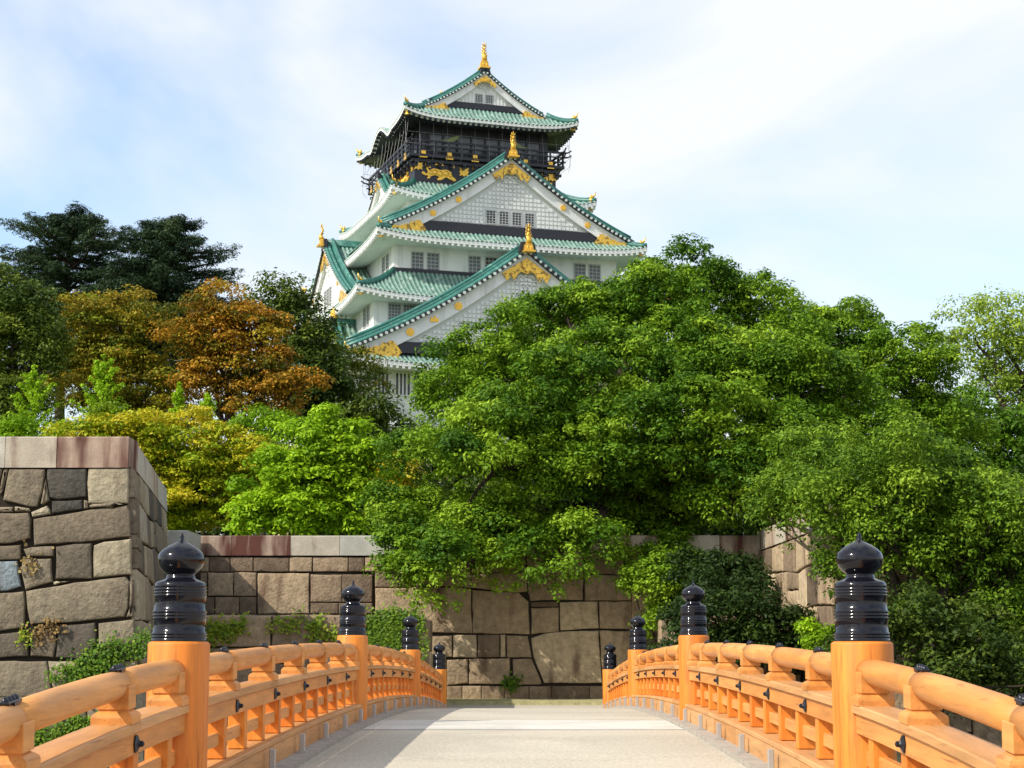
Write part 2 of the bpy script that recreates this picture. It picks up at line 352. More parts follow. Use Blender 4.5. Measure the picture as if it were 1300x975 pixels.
def coping(mb, x0, x1, y0, y1, fn, rnd, wmin=1.3, wmax=2.3, depth=0.12, back=0.7, cuts=None, tints=()):
    x = x0; cs = list(cuts) if cuts else []
    if not cs:
        while x < x1 - 0.4:
            x += rnd.uniform(wmin, wmax); cs.append(min(x, x1))
        cs[-1] = x1
    x = x0
    for c in cs:
        g = 0.008; dd = depth + rnd.uniform(-.01, .01); yy = y1 + rnd.uniform(-0.012, 0.012)
        P = [fn(x + g, y0, dd), fn(c - g, y0, dd), fn(c - g, yy - 0.025, dd), fn(c - g, yy, dd - 0.025), fn(x + g, yy, dd - 0.025), fn(x + g, yy - 0.025, dd),
             fn(x + g, y0, -back), fn(c - g, y0, -back), fn(c - g, yy, -back), fn(x + g, yy, -back)]
        mb.add(P, [(0, 1, 2, 5), (5, 2, 3, 4), (4, 3, 8, 9), (0, 5, 4, 9, 6), (1, 7, 8, 3, 2), (0, 6, 7, 1), (7, 6, 9, 8)], tints[cs.index(c)] if cs.index(c) < len(tints) else rnd.uniform(.1, 1)); x = c
def plane_fn(Y):                                         # a wall facing the camera
    return lambda x, z, o: (x, Y - o, z)
def pxpoly(poly, ox, oy, s, Y):
    r = []
    for x, y in poly:
        p = at(ox + x / s, oy + y / s, Y); r.append((p.x, p.z))
    return r
def X_at(px, Y): return at(px, 800, Y).x
def Z_at(py, Y, px=668): return at(px, py, Y).z

# --- back wall behind the bridge
rnd = random.Random(11)
t = thing('stone_wall', 'long brown stone block wall facing the end of the bridge under the big green tree', 'stone wall', (0, 66, 0))
YB = 66.0; fb = lambda x, z, o: (x, -o, z)
zc = 5.25                                                # underside of the coping
S4 = lambda p: pxpoly(p, 520, 690, 4.3333, YB)
S3 = lambda p: pxpoly(p, 190, 670, 4.3333, YB)
tr = []
for p, ti in [([(-190, 245), (260, 240), (340, 255), (345, 495), (50, 490), (-190, 490)], .62), ([(-190, 62), (-60, 62), (-60, 242), (-190, 242)], .3), ([(-60, 62), (98, 62), (100, 238), (-60, 240)], .5), ([(100, 62), (330, 62), (338, 165), (335, 248), (262, 236), (100, 238)], .4), ([(330, 62), (523, 62), (525, 157), (340, 168)], .25), ([(345, 255), (600, 270), (655, 320), (662, 500), (345, 495)], .55),
    ([(340, 170), (640, 155), (650, 265), (600, 270), (340, 245)], .5), ([(525, 65), (638, 65), (640, 150), (525, 155)], .15),
    ([(642, 62), (800, 62), (800, 312), (664, 318), (650, 262)], .35), ([(800, 65), (955, 65), (955, 312), (800, 310)], .42),
    ([(962, 65), (1180, 65), (1180, 175), (962, 165)], .2), ([(962, 170), (1220, 175), (1220, 315), (962, 315)], .4),
    ([(665, 322), (818, 318), (820, 350), (668, 350)], .08), ([(668, 355), (820, 350), (822, 485), (668, 500)], .5),
    ([(825, 322), (1035, 318), (1042, 468), (828, 478)], .78), ([(1040, 318), (1222, 318), (1222, 475), (1045, 468)], .5),
    ([(668, 520), (740, 495), (860, 482), (1040, 478), (1060, 768), (740, 768), (680, 620)], .8), ([(1043, 478), (1222, 480), (1222, 768), (1062, 768)], .6),
    ([(-60, 500), (105, 505), (105, 650), (-60, 650)], .7), ([(110, 510), (235, 505), (238, 625), (110, 630)], .55), ([(240, 502), (368, 502), (370, 628), (240, 628)], .82),
    ([(374, 503), (496, 500), (496, 625), (374, 627)], .25), ([(498, 500), (528, 500), (528, 625), (498, 625)], .75), ([(532, 505), (650, 508), (672, 628), (534, 628)], .42),
    ([(205, 640), (322, 635), (325, 768), (205, 782)], .45), ([(325, 635), (552, 630), (552, 740), (530, 775), (325, 775)], .5), ([(566, 635), (672, 632), (728, 770), (710, 778), (566, 778)], .4),
    ([(60, 640), (203, 640), (203, 780), (60, 785)], .5)]:
    tr.append((S4(p), ti))
cx = [60, 205, 290, 396, 524, 658, 780, 990, 1070, 1222]
for a, c in zip(cx[:-1], cx[1:]): tr.append((S4([(a, 783), (c, 783), (c, 862), (a, 862)]), rnd.uniform(.1, .55)))
for xs, y0, y1 in [([200, 328, 445, 572, 770, 897, 1095, 1185, 1300], 160, 243), ([320, 463, 590], 245, 377), ([885, 1060, 1228], 256, 411), ([200, 360, 495, 590], 380, 476), ([885, 1040, 1228], 412, 474)]:
    for a, c in zip(xs[:-1], xs[1:]): tr.append((S3([(a, y0), (c, y0 + 2), (c - 3, y1), (a, y1)]), rnd.uniform(.12, .6)))
tr.append((S3([(595, 250), (880, 250), (880, 475), (595, 475)]), .66)); tr.append((S3([(200, 246), (318, 246), (318, 378), (200, 378)]), .3))
mb = MB()
for p, ti in tr: stone_add(mb, p, fb, rnd, gap=0.006, depth=0.08, tint=ti)
xl, xr = X_at(236, YB), X_at(802, YB)
def hits(poly):
    c = (sum(q[0] for q in poly) / len(poly), sum(q[1] for q in poly) / len(poly))
    for p, _ in tr:
        xs = [q[0] for q in p]; zs = [q[1] for q in p]
        if min(xs) - .05 < c[0] < max(xs) + .05 and min(zs) - .05 < c[1] < max(zs) + .05: return True
    return False
zl = Z_at(780, YB)                                       # below this the left part is hidden by the lower wall
fill = courses(xr, 60, 0.0, zc, rnd) + courses(xl, X_at(533, YB), 0.0, zl, rnd) + courses(-60, xl, 0.0, zc, rnd)
for p in fill: stone_add(mb, p, fb, rnd, gap=0.007, depth=0.08)
mb.build('masonry', M['stone'], t)
mb = MB(); mb.box((0, 0.61, 2.6), (119.9, 1.2, 5.3)); mb.build('joint_core', M['joint'], t)
mb = MB()
cuts = [X_at(p, YB) for p in (292, 367, 430, 505, 590, 672, 700, 770, 840, 915, 990)]
coping(mb, xl, cuts[-1], zc, Z_at(680, YB), fb, rnd, cuts=cuts, tints=(.02, .0, .55, .9, .5, .05, .8, .3, .1, .6, .1)); coping(mb, cuts[-1], 60, zc, Z_at(680, YB), fb, rnd); coping(mb, -60, xl, zc, Z_at(680, YB), fb, rnd)
mb.build('coping', M['coping'], t)

# --- pier between the bastion and the back wall
t = thing('wall_pier', 'narrow stone pier with a pale capstone between the back wall and the big bastion', 'stone pier', (X_at(221, 63.2), 63.2, 0))
w0 = 0.41
mb = MB(); fp = lambda x, z, o: (x, -o, z)
for p in courses(-1.3, w0, 0, Z_at(703, 63.2), rnd, .8, 1.2, .7, 1.2): stone_add(mb, p, fp, rnd, depth=.08)
mb.build('masonry', M['stone'], t)
mb = MB(); mb.box((-0.45, 1.35, 2.6), (1.7, 2.6, 5.2)); mb.build('joint_core', M['joint'], t)
mb = MB(); coping(mb, -1.3, w0, Z_at(704, 63.2), Z_at(673, 63.2), fp, rnd, cuts=[-0.3, w0], back=2.5); mb.build('coping', M['coping'], t)

# --- left bastion: front face traced block by block, battered corner, receding side face
YF = 47.5
t = thing('stone_bastion', 'massive grey brown stone bastion with rust streaked capstones at the left edge', 'stone bastion', (0, YF, 0))
zt = Z_at(80 / 5.417 + 540, YF); zcap = Z_at(291 / 5.417 + 540, YF)
SB = lambda p: pxpoly(p, 0, 540, 5.417, YF)
stones = [([(-60, 300), (22, 300), (5, 380), (0, 420), (-60, 430)], .5), ([(28, 300), (65, 300), (45, 375), (20, 470), (0, 480), (8, 400)], .4),
    ([(68, 300), (318, 303), (300, 450), (262, 560), (215, 565), (25, 520), (50, 380)], .45), ([(322, 360), (345, 520), (300, 548), (283, 545), (303, 440)], .5),
    ([(330, 300), (602, 297), (598, 495), (400, 515), (345, 500), (325, 350)], .05), ([(610, 297), (885, 292), (893, 400), (885, 540), (612, 540), (603, 400)], .8),
    ([(360, 520), (570, 512), (575, 580), (360, 612)], .02), ([(578, 510), (610, 520), (612, 572), (578, 578)], .4), ([(618, 545), (870, 545), (620, 570)], .5),
    ([(-60, 565), (98, 560), (90, 600), (-60, 600)], .5), ([(105, 555), (210, 570), (212, 595), (105, 595)], .7), ([(218, 598), (330, 552), (352, 585), (355, 615), (228, 637)], .8),
    ([(-60, 605), (205, 600), (218, 640), (215, 780), (80, 815), (-60, 820)], .3), ([(235, 645), (620, 580), (880, 550), (902, 600), (905, 768), (640, 800), (240, 830)], .33),
    ([(-60, 828), (148, 822), (150, 900), (148, 925), (-60, 938)], .28), ([(165, 850), (225, 838), (378, 830), (375, 905), (190, 905)], .4),
    ([(388, 835), (520, 815), (638, 812), (640, 1060), (385, 1060)], .2), ([(650, 825), (720, 800), (908, 780), (914, 1030), (645, 1052), (642, 900)], .75),
    ([(-60, 940), (125, 932), (150, 1110), (60, 1140), (-60, 1150)], 1.0), ([(160, 920), (360, 915), (368, 1080), (180, 1135), (150, 1000)], .45),
    ([(370, 1075), (490, 1072), (375, 1100)], .8), ([(-60, 1160), (170, 1140), (180, 1200), (172, 1390), (-60, 1430)], .4),
    ([(185, 1140), (520, 1080), (870, 1040), (900, 1080), (890, 1250), (860, 1320), (450, 1360), (215, 1370), (195, 1270)], .5),
    ([(905, 1050), (922, 1060), (926, 1320), (870, 1322), (900, 1240)], .3),
    ([(-60, 1440), (160, 1415), (205, 1480), (200, 1590), (-60, 1605)], .2), ([(215, 1440), (300, 1400), (385, 1400), (395, 1500), (375, 1600), (215, 1590)], .3),
    ([(400, 1380), (660, 1355), (670, 1500), (560, 1610), (385, 1600)], .12), ([(680, 1360), (928, 1330), (930, 1560), (680, 1540)], .55), ([(570, 1612), (680, 1545), (930, 1565), (932, 1620)], .3)]
mb = MB(); ff = lambda x, z, o: (x, -o, z)
for p, ti in stones: stone_add(mb, SB(p), ff, rnd, gap=0.008, depth=0.13, tint=ti)
zb = SB([(0, 1618)])[0][1]; xL = SB([(-60, 0)])[0][0]
xc_top = at(165, 556, YF).x; xc_bot = at(173, 785, YF).x; zct = zt; zcb = Z_at(785, YF)
def cornx(z): return xc_top + (xc_bot - xc_top) * (zct - z) / (zct - zcb)
for p in courses(xL, cornx(zb) , -9.5, zb, rnd, .8, 1.3, 1.0, 2.2): stone_add(mb, p, ff, rnd, gap=0.012, depth=.13)
for p in courses(xL - 26, xL, -9.5, zcap, rnd, .8, 1.4, 1.0, 2.6): stone_add(mb, p, ff, rnd, gap=0.012, depth=.13)
# side face: runs back and slightly left
far = at(208, 622, 62.7); Ls = 15.2; sdir = Vector((far.x - xc_top, Ls)).normalized(); snrm = Vector((sdir.y, -sdir.x))
def fs_(s, z, o):
    return (cornx(z) + sdir.x * s + snrm.x * o, sdir.y * s + snrm.y * o, z)
for p in courses(0.0, Ls, -9.5, zcap, rnd, .8, 1.4, 1.0, 2.6): stone_add(mb, p, fs_, rnd, gap=0.012, depth=.10)
mb.build('masonry', M['stone_cool'], t)
mb = MB()
def core(zz): return [(xL - 26, 0.02, zz), (cornx(zz) - .02, 0.02, zz), (cornx(zz) + sdir.x * Ls - .02, sdir.y * Ls, zz), (xL - 26, sdir.y * Ls, zz)]
mb.add(core(-9.8) + core(zcap + .02), [(0, 1, 5, 4), (1, 2, 6, 5), (2, 3, 7, 6), (3, 0, 4, 7), (4, 5, 6, 7)]); mb.build('joint_core', M['joint'], t)
mb = MB()
coping(mb, at(-320, 600, YF).x, xc_top, zcap, zt, ff, rnd, cuts=[at(p, 600, YF).x for p in (-250, -180, -100, -30, 7, 72.5)] + [xc_top + .0], back=1.1, tints=(.5, .9, .3, .8, .7, .45, .0))
coping(mb, 0.95, Ls, zcap, zt, lambda s, z, o: fs_(s, z, o - .02), rnd, 2.6, 3.4, back=1.0)
mb.build('coping', M['coping'], t)

# --- flank walls either side of the bridge's far end
def flank(x0, x1, label, seed):
    rn = random.Random(seed); xm = (x0 + x1) / 2; Yf = 56.0
    t = thing('flank_wall', label, 'stone wall', (xm, Yf, 0)); zt_ = Z_at(781, Yf); zk = Z_at(822, Yf)
    f = lambda x, z, o: (x - xm, -o, z); mb = MB()
    for p in courses(x0, x1, -9.5, zk, rn, .9, 1.3, 1.0, 2.4): stone_add(mb, p, f, rn, depth=.09)
    xs = [x0]
    while xs[-1] < x1 - 2.4: xs.append(xs[-1] + rn.uniform(2.2, 3.6))
    xs[-1] = x1
    for a, c in zip(xs[:-1], xs[1:]): stone_add(mb, [(a, zk), (c, zk), (c, zt_), (a, zt_)], f, rn, depth=.09, tint=rn.uniform(.3, .6))
    xi = x1 if abs(x1) < abs(x0) else x0; sg = 1 if xi == x1 else -1
    fi = lambda s, z, o: (xi - xm + sg * o, s, z)
    for p in courses(0, 7.5, -2, zt_ - .02, rn, .9, 1.3, 1.0, 2.4): stone_add(mb, p, fi, rn, depth=.08)
    mb.build('masonry', M['stone'], t)
    mb = MB(); mb.box((0, 3.9, (zt_ - 9.8) / 2), (x1 - x0 - .04, 7.7, zt_ + 9.7)); mb.build('earth_core', M['soil'], t)
    return zt_
zfl = flank(-13.6, -3.3, 'low dark stone wall with small ivy patches left of the far end of the bridge', 5)
flank(4.6, 14.5, 'shaded low stone wall right of the far end of the bridge, below the sunlit bastion', 6)

# --- right bastion: its left side catches the sun
rn = random.Random(21)
t = thing('stone_bastion', 'sunlit tan stone bastion half hidden by leaves behind the near right finial', 'stone bastion', (8.85, 52.5, 0))
mb = MB(); dR = Vector((-0.35, 13.5)).normalized()
fl = lambda s, z, o: (dR.x * s - dR.y * o, dR.y * s + dR.x * o, z)
for p in courses(0, 13.6, -9.5, 5.4, rn, .9, 1.5, 1.1, 2.6): stone_add(mb, p, fl, rn, depth=.09)
ff2 = lambda x, z, o: (x, -o, z)
for p in courses(0, 30, -9.5, 5.4, rn, .8, 1.5, 1.1, 2.6): stone_add(mb, p, ff2, rn, depth=.10)
mb.build('masonry', M['stone'], t)
mb = MB(); mb.add([(0.02, 0.02, -9.8), (30, 0.02, -9.8), (30, 13.5, -9.8), (-.33, 13.5, -9.8), (0.02, 0.02, 6.6), (30, 0.02, 6.6), (30, 13.5, 6.6), (-.33, 13.5, 5.4)],
                  [(0, 1, 5, 4), (1, 2, 6, 5), (2, 3, 7, 6), (3, 0, 4, 7), (4, 5, 6, 7)]); mb.build('earth_core', M['soil'], t)
mb = MB(); coping(mb, 0, 13.6, 5.4, 6.1, fl, rn); coping(mb, 0.9, 30, 5.4, 6.1, ff2, rn); mb.build('coping', M['coping'], t)

# ---------------------------------------------------------------- the arched bridge
br = thing('arched_bridge', 'gently arched bridge with sandy aggregate deck and a pale band across its crest', 'bridge', (BCX, 26.8, 0))
BY = 26.8; ys = np.linspace(0, 53.6, 81)
def dz(y): return deck_z(y + BY)                          # y local to the bridge centre
def strip(x0, x1, zt0, zb0, n=81, ya=-26.8, yb=26.8, mb=None, tint=None):
    mb = mb or MB(); P = []
    for y in np.linspace(ya, yb, n):
        z = dz(y); P.append([(x0, y, z + zb0), (x0, y, z + zt0), (x1, y, z + zt0), (x1, y, z + zb0), (x0, y, z + zb0)])
    mb.grid(P, tint, smooth=False)
    e = []
    for y in (ya, yb):
        z = dz(y); mb.add([(x0, y, z + zb0), (x1, y, z + zb0), (x1, y, z + zt0), (x0, y, z + zt0)], [(0, 1, 2, 3)], tint)
    return mb
strip(-2.16, 2.16, 0, -0.22).build('deck', M['deck'], br)
mb = MB(); P = []
for y in np.linspace(24.6 - BY, 27.9 - BY, 6): P.append([(-2.155, y, dz(y) + .005), (2.155, y, dz(y) + .005)])
mb.grid(P, smooth=False); mb.build('expansion_band', M['band'], br, fix=False)
for s in (-1, 1):
    strip(*sorted((s * 2.162, s * 2.345)), 0.05, -0.25).build('kerb', M['concrete'], br)
    strip(*sorted((s * 2.72, s * 2.90)), -0.02, -0.5).build('fascia', M['board_wood'], br)
    strip(*sorted((s * 2.36, s * 2.718)), -0.045, -0.25).build('edge_slab', M['concrete'], br)
for x in (-1.9, -0.65, 0.65, 1.9):
    strip(x - .2, x + .2, -0.222, -0.8, mb=None).build('girder', M['post_wood'], br)
for y in (-15, -5, 5, 15):
    for x in (-2.0, 2.0):
        b = MB(); b.tube([(x, y, -9.2), (x, y, dz(y) - .81)], .32, 16); b.build('pier', M['post_wood'], br)
    b = MB(); b.box((0, y, dz(y) - 1.0), (5.2, .5, .38)); b.build('cross_beam', M['post_wood'], br)

GIB = [(.001, .79), (.010, .786), (.017, .765), (.015, .742), (.022, .732), (.05, .718), (.095, .695), (.135, .668), (.162, .637), (.173, .603), (.170, .570), (.155, .537), (.130, .508),
       (.106, .490), (.099, .482), (.103, .478), (.106, .462), (.112, .452), (.140, .442), (.172, .430), (.186, .416), (.189, .400), (.190, .388), (.184, .383), (.193, .378), (.193, .366), (.185, .361), (.193, .356), (.193, .344), (.186, .339), (.193, .334), (.193, .325), (.188, .320),
       (.190, .222), (.198, .217), (.198, .204), (.190, .198), (.198, .192), (.198, .180), (.190, .174), (.198, .168), (.197, .160), (.192, .155), (.194, .062), (.203, .056), (.203, .045), (.196, .040), (.203, .035), (.203, .024), (.197, .019), (.204, .014), (.204, .0)]
POST_Y = [0.0, 13.4, 26.8, 40.2, 53.6]
def railing(sx, label):
    root = thing('railing', label, 'railing', (BCX + sx * 2.5, 26.8, 0), group='orange railings along the bridge')
    for k, py in enumerate(POST_Y):
        y = py - BY; z = dz(y)
        b = MB(); R = .225
        b.lathe((0, y, z - .3), [(R, 0), (R, 1.545), (R - .006, 1.56), (R - .025, 1.57), (.001, 1.572)], 48); 
        po = b.build('post', M['post_wood'], root)
        g = MB(); g.lathe((0, y, z + 1.273), GIB, 48); g.build('finial', M['lacquer'], po)
    def seg(x0, x1, zt, zb, m, name, gapy=0.2, joints=None, over=0.0):
        for a, c in zip(POST_Y[:-1], POST_Y[1:]):
            mb = MB(); cuts = [a + gapy] + (joints(a) if joints else []) + [c - gapy]
            for u, v in zip(cuts[:-1], cuts[1:]):
                P = []; ti = random.random(); n = max(3, int((v - u) / 0.6) + 1)
                for y in np.linspace(u + .003, v - .003, n):
                    y = y - BY; zz = dz(y); P.append([(x0, y, zz + zb), (x0, y, zz + zt - .01), (x0 + .01, y, zz + zt), (x1 - .01, y, zz + zt), (x1, y, zz + zt - .01), (x1, y, zz + zb), (x0, y, zz + zb)])
                mb.grid(P, ti, smooth=False)
                for r in (P[0], P[-1]): mb.add(r[:-1], [tuple(range(6))], ti)
            mb.build(name, m, root)
    sup = [0.36, 2.0, 4.35, 6.7, 9.05, 11.4, 13.04]
    jn = lambda a: [a + q for q in (2.15, 4.5, 6.85, 9.2, 11.55)]
    inn = -sx
    seg(-.155, .155, .240, -.045, M['board_wood'], 'base_board', joints=jn)
    seg(-.165, .165, .285, .243, M['board_wood'], 'base_cap', joints=jn)
    seg(-.035, .035, .50, .40, M['rail_wood'], 'middle_rail')
    seg(-.095, .095, .768, .625, M['rail_wood'], 'upper_beam', joints=jn)
    seg(-.125, .125, .830, .771, M['board_wood'], 'beam_cap', joints=jn)
    for a, c in zip(POST_Y[:-1], POST_Y[1:]):
        cuts = [a + .2] + [a + q for q in sup[1:-1]] + [c - .2]; mb = MB()
        for u, v in zip(cuts[:-1], cuts[1:]):
            yy = np.linspace(u + .004, v - .004, 6)
            mb.tube([(0, y - BY, dz(y - BY) + 1.06) for y in yy], [.088, .092, .092, .092, .092, .088], 24, tint=random.random())
        mb.build('handrail', M['rail_wood'], root)
        for q in sup:
            y = a + q - BY; z = dz(y); sl = math.atan((dz(y + .1) - dz(y - .1)) / .2); b = MB(); Rm = Matrix.Rotation(sl, 3, 'X'); ti = random.random()
            b.box((0, y, z + .988), (.20, .20, .145), R=Rm, tint=ti, bev=.004)
            pass
            # waisted foot
            hw = [(.829, .128), (.868, .128), (.885, .122), (.898, .105), (.908, .086), (.917, .084)]
            vs = []; fs = []
            for h, w in hw:
                for px_, py_ in ((-w, -w), (w, -w), (w, w), (-w, w)): vs.append((px_, y + py_, z + h + py_ * math.tan(sl)))
            for r in range(5):
                for j in range(4): fs.append((r * 4 + j, r * 4 + (j + 1) % 4, r * 4 + 4 + (j + 1) % 4, r * 4 + 4 + j))
            fs += [(3, 2, 1, 0), (20, 21, 22, 23)]; b.add(vs, fs, ti); b.build('support_block', M['rail_wood'], root)
            # black clamp over the handrail joint
            if 1 < q < 13:
                b = MB(); zt_ = z + 1.152
                b.box((0, y, zt_ + .004), (.055, .24, .016), R=Rm, bev=.004)
                for dy in (-.09, -.03, .03, .09): b.lathe((0, y + dy, zt_ + .008 + dy * math.tan(sl)), [(.02, 0), (.02, .01), (.011, .024), (.001, .028)], 10)
                for dx in (-.024, .024): b.box((dx * 1.3, y, zt_ - .006), (.012, .1, .02), R=Rm)
                b.build('rail_clamp', M['black_iron'], root)
                b = MB(); zz = z + .695                      # black nail cover on the inner face of the beam
                def disc(r, o, n=6): return [(inn * (.097 + o), y + .14 + r * math.cos(2 * math.pi * k / n), zz + r * math.sin(2 * math.pi * k / n)) for k in range(n)]
                rings = [disc(.062, 0), disc(.062, .008), disc(.03, .022), disc(.02, .034), disc(.022, .046), disc(.006, .056)]
                vs = [p for r in rings for p in r]; fs = [(i * 6 + k, i * 6 + (k + 1) % 6, i * 6 + 6 + (k + 1) % 6, i * 6 + 6 + k) for i in range(5) for k in range(6)] + [tuple(range(30, 36))]
                b.add(vs, fs); b.build('nail_cover', M['black_iron'], root)
        for k in range(12):
            y = a + .62 + k * (13.4 - 1.24) / 11 - BY; z = dz(y); b = MB()
            b.box((0, y, z + .4555), (.15, .15, .335), bev=.006); b.build('baluster', M['post_wood'], root)
    return root
railing(-1, 'shaded left railing of the bridge, its inner side away from the sun')
railing(1, 'sunlit right railing of the bridge, its inner side bright orange')
g0 = MB(); g0.box((0, 0, .07), (.055, .055, .20), bev=.006); g0.box((0, 0, -.01), (.09, .09, .02))
proto = g0.build('kerb_pin', M['grey_metal'])
k = 0
for sx, w in ((-1, 'left'), (1, 'right')):
    for j in range(24):
        y = 1.2 + j * 2.233
        o = proto if k == 0 else proto.copy()
        if k: COL.objects.link(o)
        o.location = (BCX + sx * 2.27, y, deck_z(y) + .07)
        tag(o, 'short grey metal pin on the %s kerb of the bridge below the railing' % w, 'metal pin', 'metal pins along the %s kerb' % w); k += 1
# ---------------------------------------------------------------- the castle tower
CT = thing('castle_tower', 'white five tiered castle tower with green tiled roofs and gold ornaments rising above the trees', 'castle', (-5.3, 150, 9.0), rad(19.02))
def zr(z): return z - 7.28                                # heights above the eye -> heights above the tower's foot
NX, NY = Vector((1, 0, 0)), Vector((0, 1, 0))
TW = 0.36                                                # width of one tile row
def tile_strip(mb, s0, s1, curve, step=TW / 4):
    """corrugated tiles: curve(s, t) -> point for t in 0..1 from top to eave; rows run down the slope"""
    n = int(round((s1 - s0) / step)); 
    P = []; o = len(mb.t)
    for j in range(n + 1):
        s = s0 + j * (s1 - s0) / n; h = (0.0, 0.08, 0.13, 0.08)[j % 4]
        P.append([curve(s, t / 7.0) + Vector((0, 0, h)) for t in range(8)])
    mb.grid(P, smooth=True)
    for j in range(n + 1): mb.t[o + j * 8: o + j * 8 + 8] = [(.15, .6, .95, .6)[j % 4]] * 8      # crests of the rolls are tinted pale, the furrows dark

def roof_skirt(name, a, b, ze, ai, bi, zi, aw, bw, rise=0.5, sag=0.28, side_bump=None, parts=True, soff_m='soffit', fas=0.30):
    """one hipped skirt roof: eave rectangle a x b at height ze, meeting the upper wall ai x bi at zi; lower wall aw x bw"""
    def prof(t): return t + sag * t * (1 - t) * 1.3        # concave
    def H(x, hx, t, bump=0.0): return zi + (ze - zi) * prof(t) + rise * t * t * abs(x / max(hx, .01)) ** 5 + bump
    tiles = MB(); roof = None
    def side(k):
        # k: 0 front (-v), 1 right (+u), 2 back, 3 left
        A, B, Ai, Bi = (a, b, ai, bi) if k % 2 == 0 else (b, a, bi, ai)
        def place(s, d, z):
            if k == 0: return Vector((s, -d, z))
            if k == 1: return Vector((d, s, z))
            if k == 2: return Vector((-s, d, z))
            return Vector((-d, -s, z))
        def bump(s, t):
            if side_bump and k in (1, 3):
                w, h = side_bump; q = abs(s) / w
                if q < 1.35: return t * t * h * (math.cos(min(q, 1) * math.pi) * .5 + .5 - (0.22 * math.sin((q - 0.65) / .7 * math.pi) if q > .65 else 0))
            return 0.0
        def curve(s, t):
            t0 = max(0.0, (abs(s) - Ai) / (A - Ai)) if abs(s) > Ai else 0.0
            tt = t0 + (1 - t0) * t; d = Bi + (B - Bi) * tt; hx = Ai + (A - Ai) * tt
            return place(s, d, H(s, hx, tt, bump(s, tt)))
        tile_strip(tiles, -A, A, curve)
        return A, B, Ai, Bi, place, bump, curve
    S = [side(k) for k in range(4)]
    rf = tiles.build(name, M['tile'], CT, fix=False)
    ends = MB(); fa = MB(); so = MB(); raf = MB()
    for k, (A, B, Ai, Bi, place, bump, curve) in enumerate(S):
        def edge(s, d=0.0, z=0.0): return place(s, B + d, H(s, A, 1, bump(s, 1)) + z)
        ss = np.linspace(-A, A, 57)
        Fp = []
        for s in ss:
            Fp.append([edge(s * (1 - .06 / A), -.06, -.02), edge(s, .0, -.03), edge(s, .0, -fas), edge(s * (1 - .30 / A), -.30, -fas - .02), edge(s * (1 - .34 / A), -.34, -fas - .16)])
        fa.grid(Fp, smooth=False)
        Bw = bw if k % 2 == 0 else aw; Aw = aw if k % 2 == 0 else bw
        Sp = []
        for s in ss:
            w = s * Aw / A
            Sp.append([edge(s * (1 - .34 / A), -.34, -fas - .16), (edge(s * (1 - .34 / A), -.34, -fas - .16) * .45 + place(w, Bw - .05, ze - .05 - fas) * .55), place(w, Bw - .05, ze + .05 - fas)])
        so.grid(Sp, smooth=True)
        if parts:
            n = int(2 * A / TW)
            for j in range(n):
                s = -A + (j + .5) * 2 * A / n; p = edge(s, .02, .045)
                dirn = (place(0, 1, 0) - place(0, 0, 0)); pr = []
                ends.tube([p - dirn * .06, p + dirn * .03], .085, 8, smooth=False)
            n = int(2 * A / .46)
            for j in range(n):
                s = -A + (j + .5) * 2 * A / n; p = edge(s * (1 - .16 / A), -.16, -fas - .10)
                raf.box(p, (.17, .34, .16) if k % 2 == 0 else (.34, .17, .16))
    if parts: ends.build('eave_tile_ends', M['tile_end'], rf); raf.build('rafter_ends', M['black_trim' if name == 'top_roof' else 'soffit'], rf)
    fa.build('fascia', M[soff_m], rf, fix=False); so.build('soffit', M['black_trim' if name == 'top_roof' else 'soffit'], rf, fix=False)
    # hip ridges with gold corner ornaments
    for sx, sy in ((-1, -1), (1, -1), (1, 1), (-1, 1)):
        pts = []
        for t in np.linspace(0.0, 0.985, 9):
            x = ai + (a - ai) * t; y = bi + (b - bi) * t
            pts.append(Vector((sx * x, sy * y, H(x, x, t) + .16)))
        hp = MB(); hp.tube(pts, [.19] * 9, 8); hp.tube([p + Vector((0, 0, .17)) for p in pts[:-1]], [.09] * 8, 6)
        hp.build('hip_ridge', M['tile_ridge'], rf)
        g = MB(); e = Vector((sx * a * .985, sy * b * .985, ze + rise + .12)); dd = Vector((sx, sy, 0)).normalized()
        g.tube([e - dd * .35 + Vector((0, 0, .03)), e - dd * .2 + Vector((0, 0, .06))], [.22, .19], 8, smooth=False)
        g.tube([e - dd * .2 + Vector((0, 0, .25)), e + dd * .02 + Vector((0, 0, .45)), e + dd * .12 + Vector((0, 0, .75))], [.12, .07, .015], 8)
        g.lathe(e - dd * .3 + Vector((0, 0, .28)), [(.12, -.05), (.14, .06), (.08, .18), (.01, .26)], 10)
        g.build('corner_ornament', M['gold'], rf)
        g = MB(); g.box(e + Vector((0, 0, -.62)) - dd * .35, (.34, .34, .3), rz=math.pi / 4); g.build('corner_cap', M['gold'], rf)
    return rf

def walls(name, a, b, z0, z1, m, bi=None, ring=None):
    mb = MB(); mb.box((0, 0, (z0 + z1) / 2), (2 * a, 2 * b, z1 - z0)); return mb.build(name, m, CT)

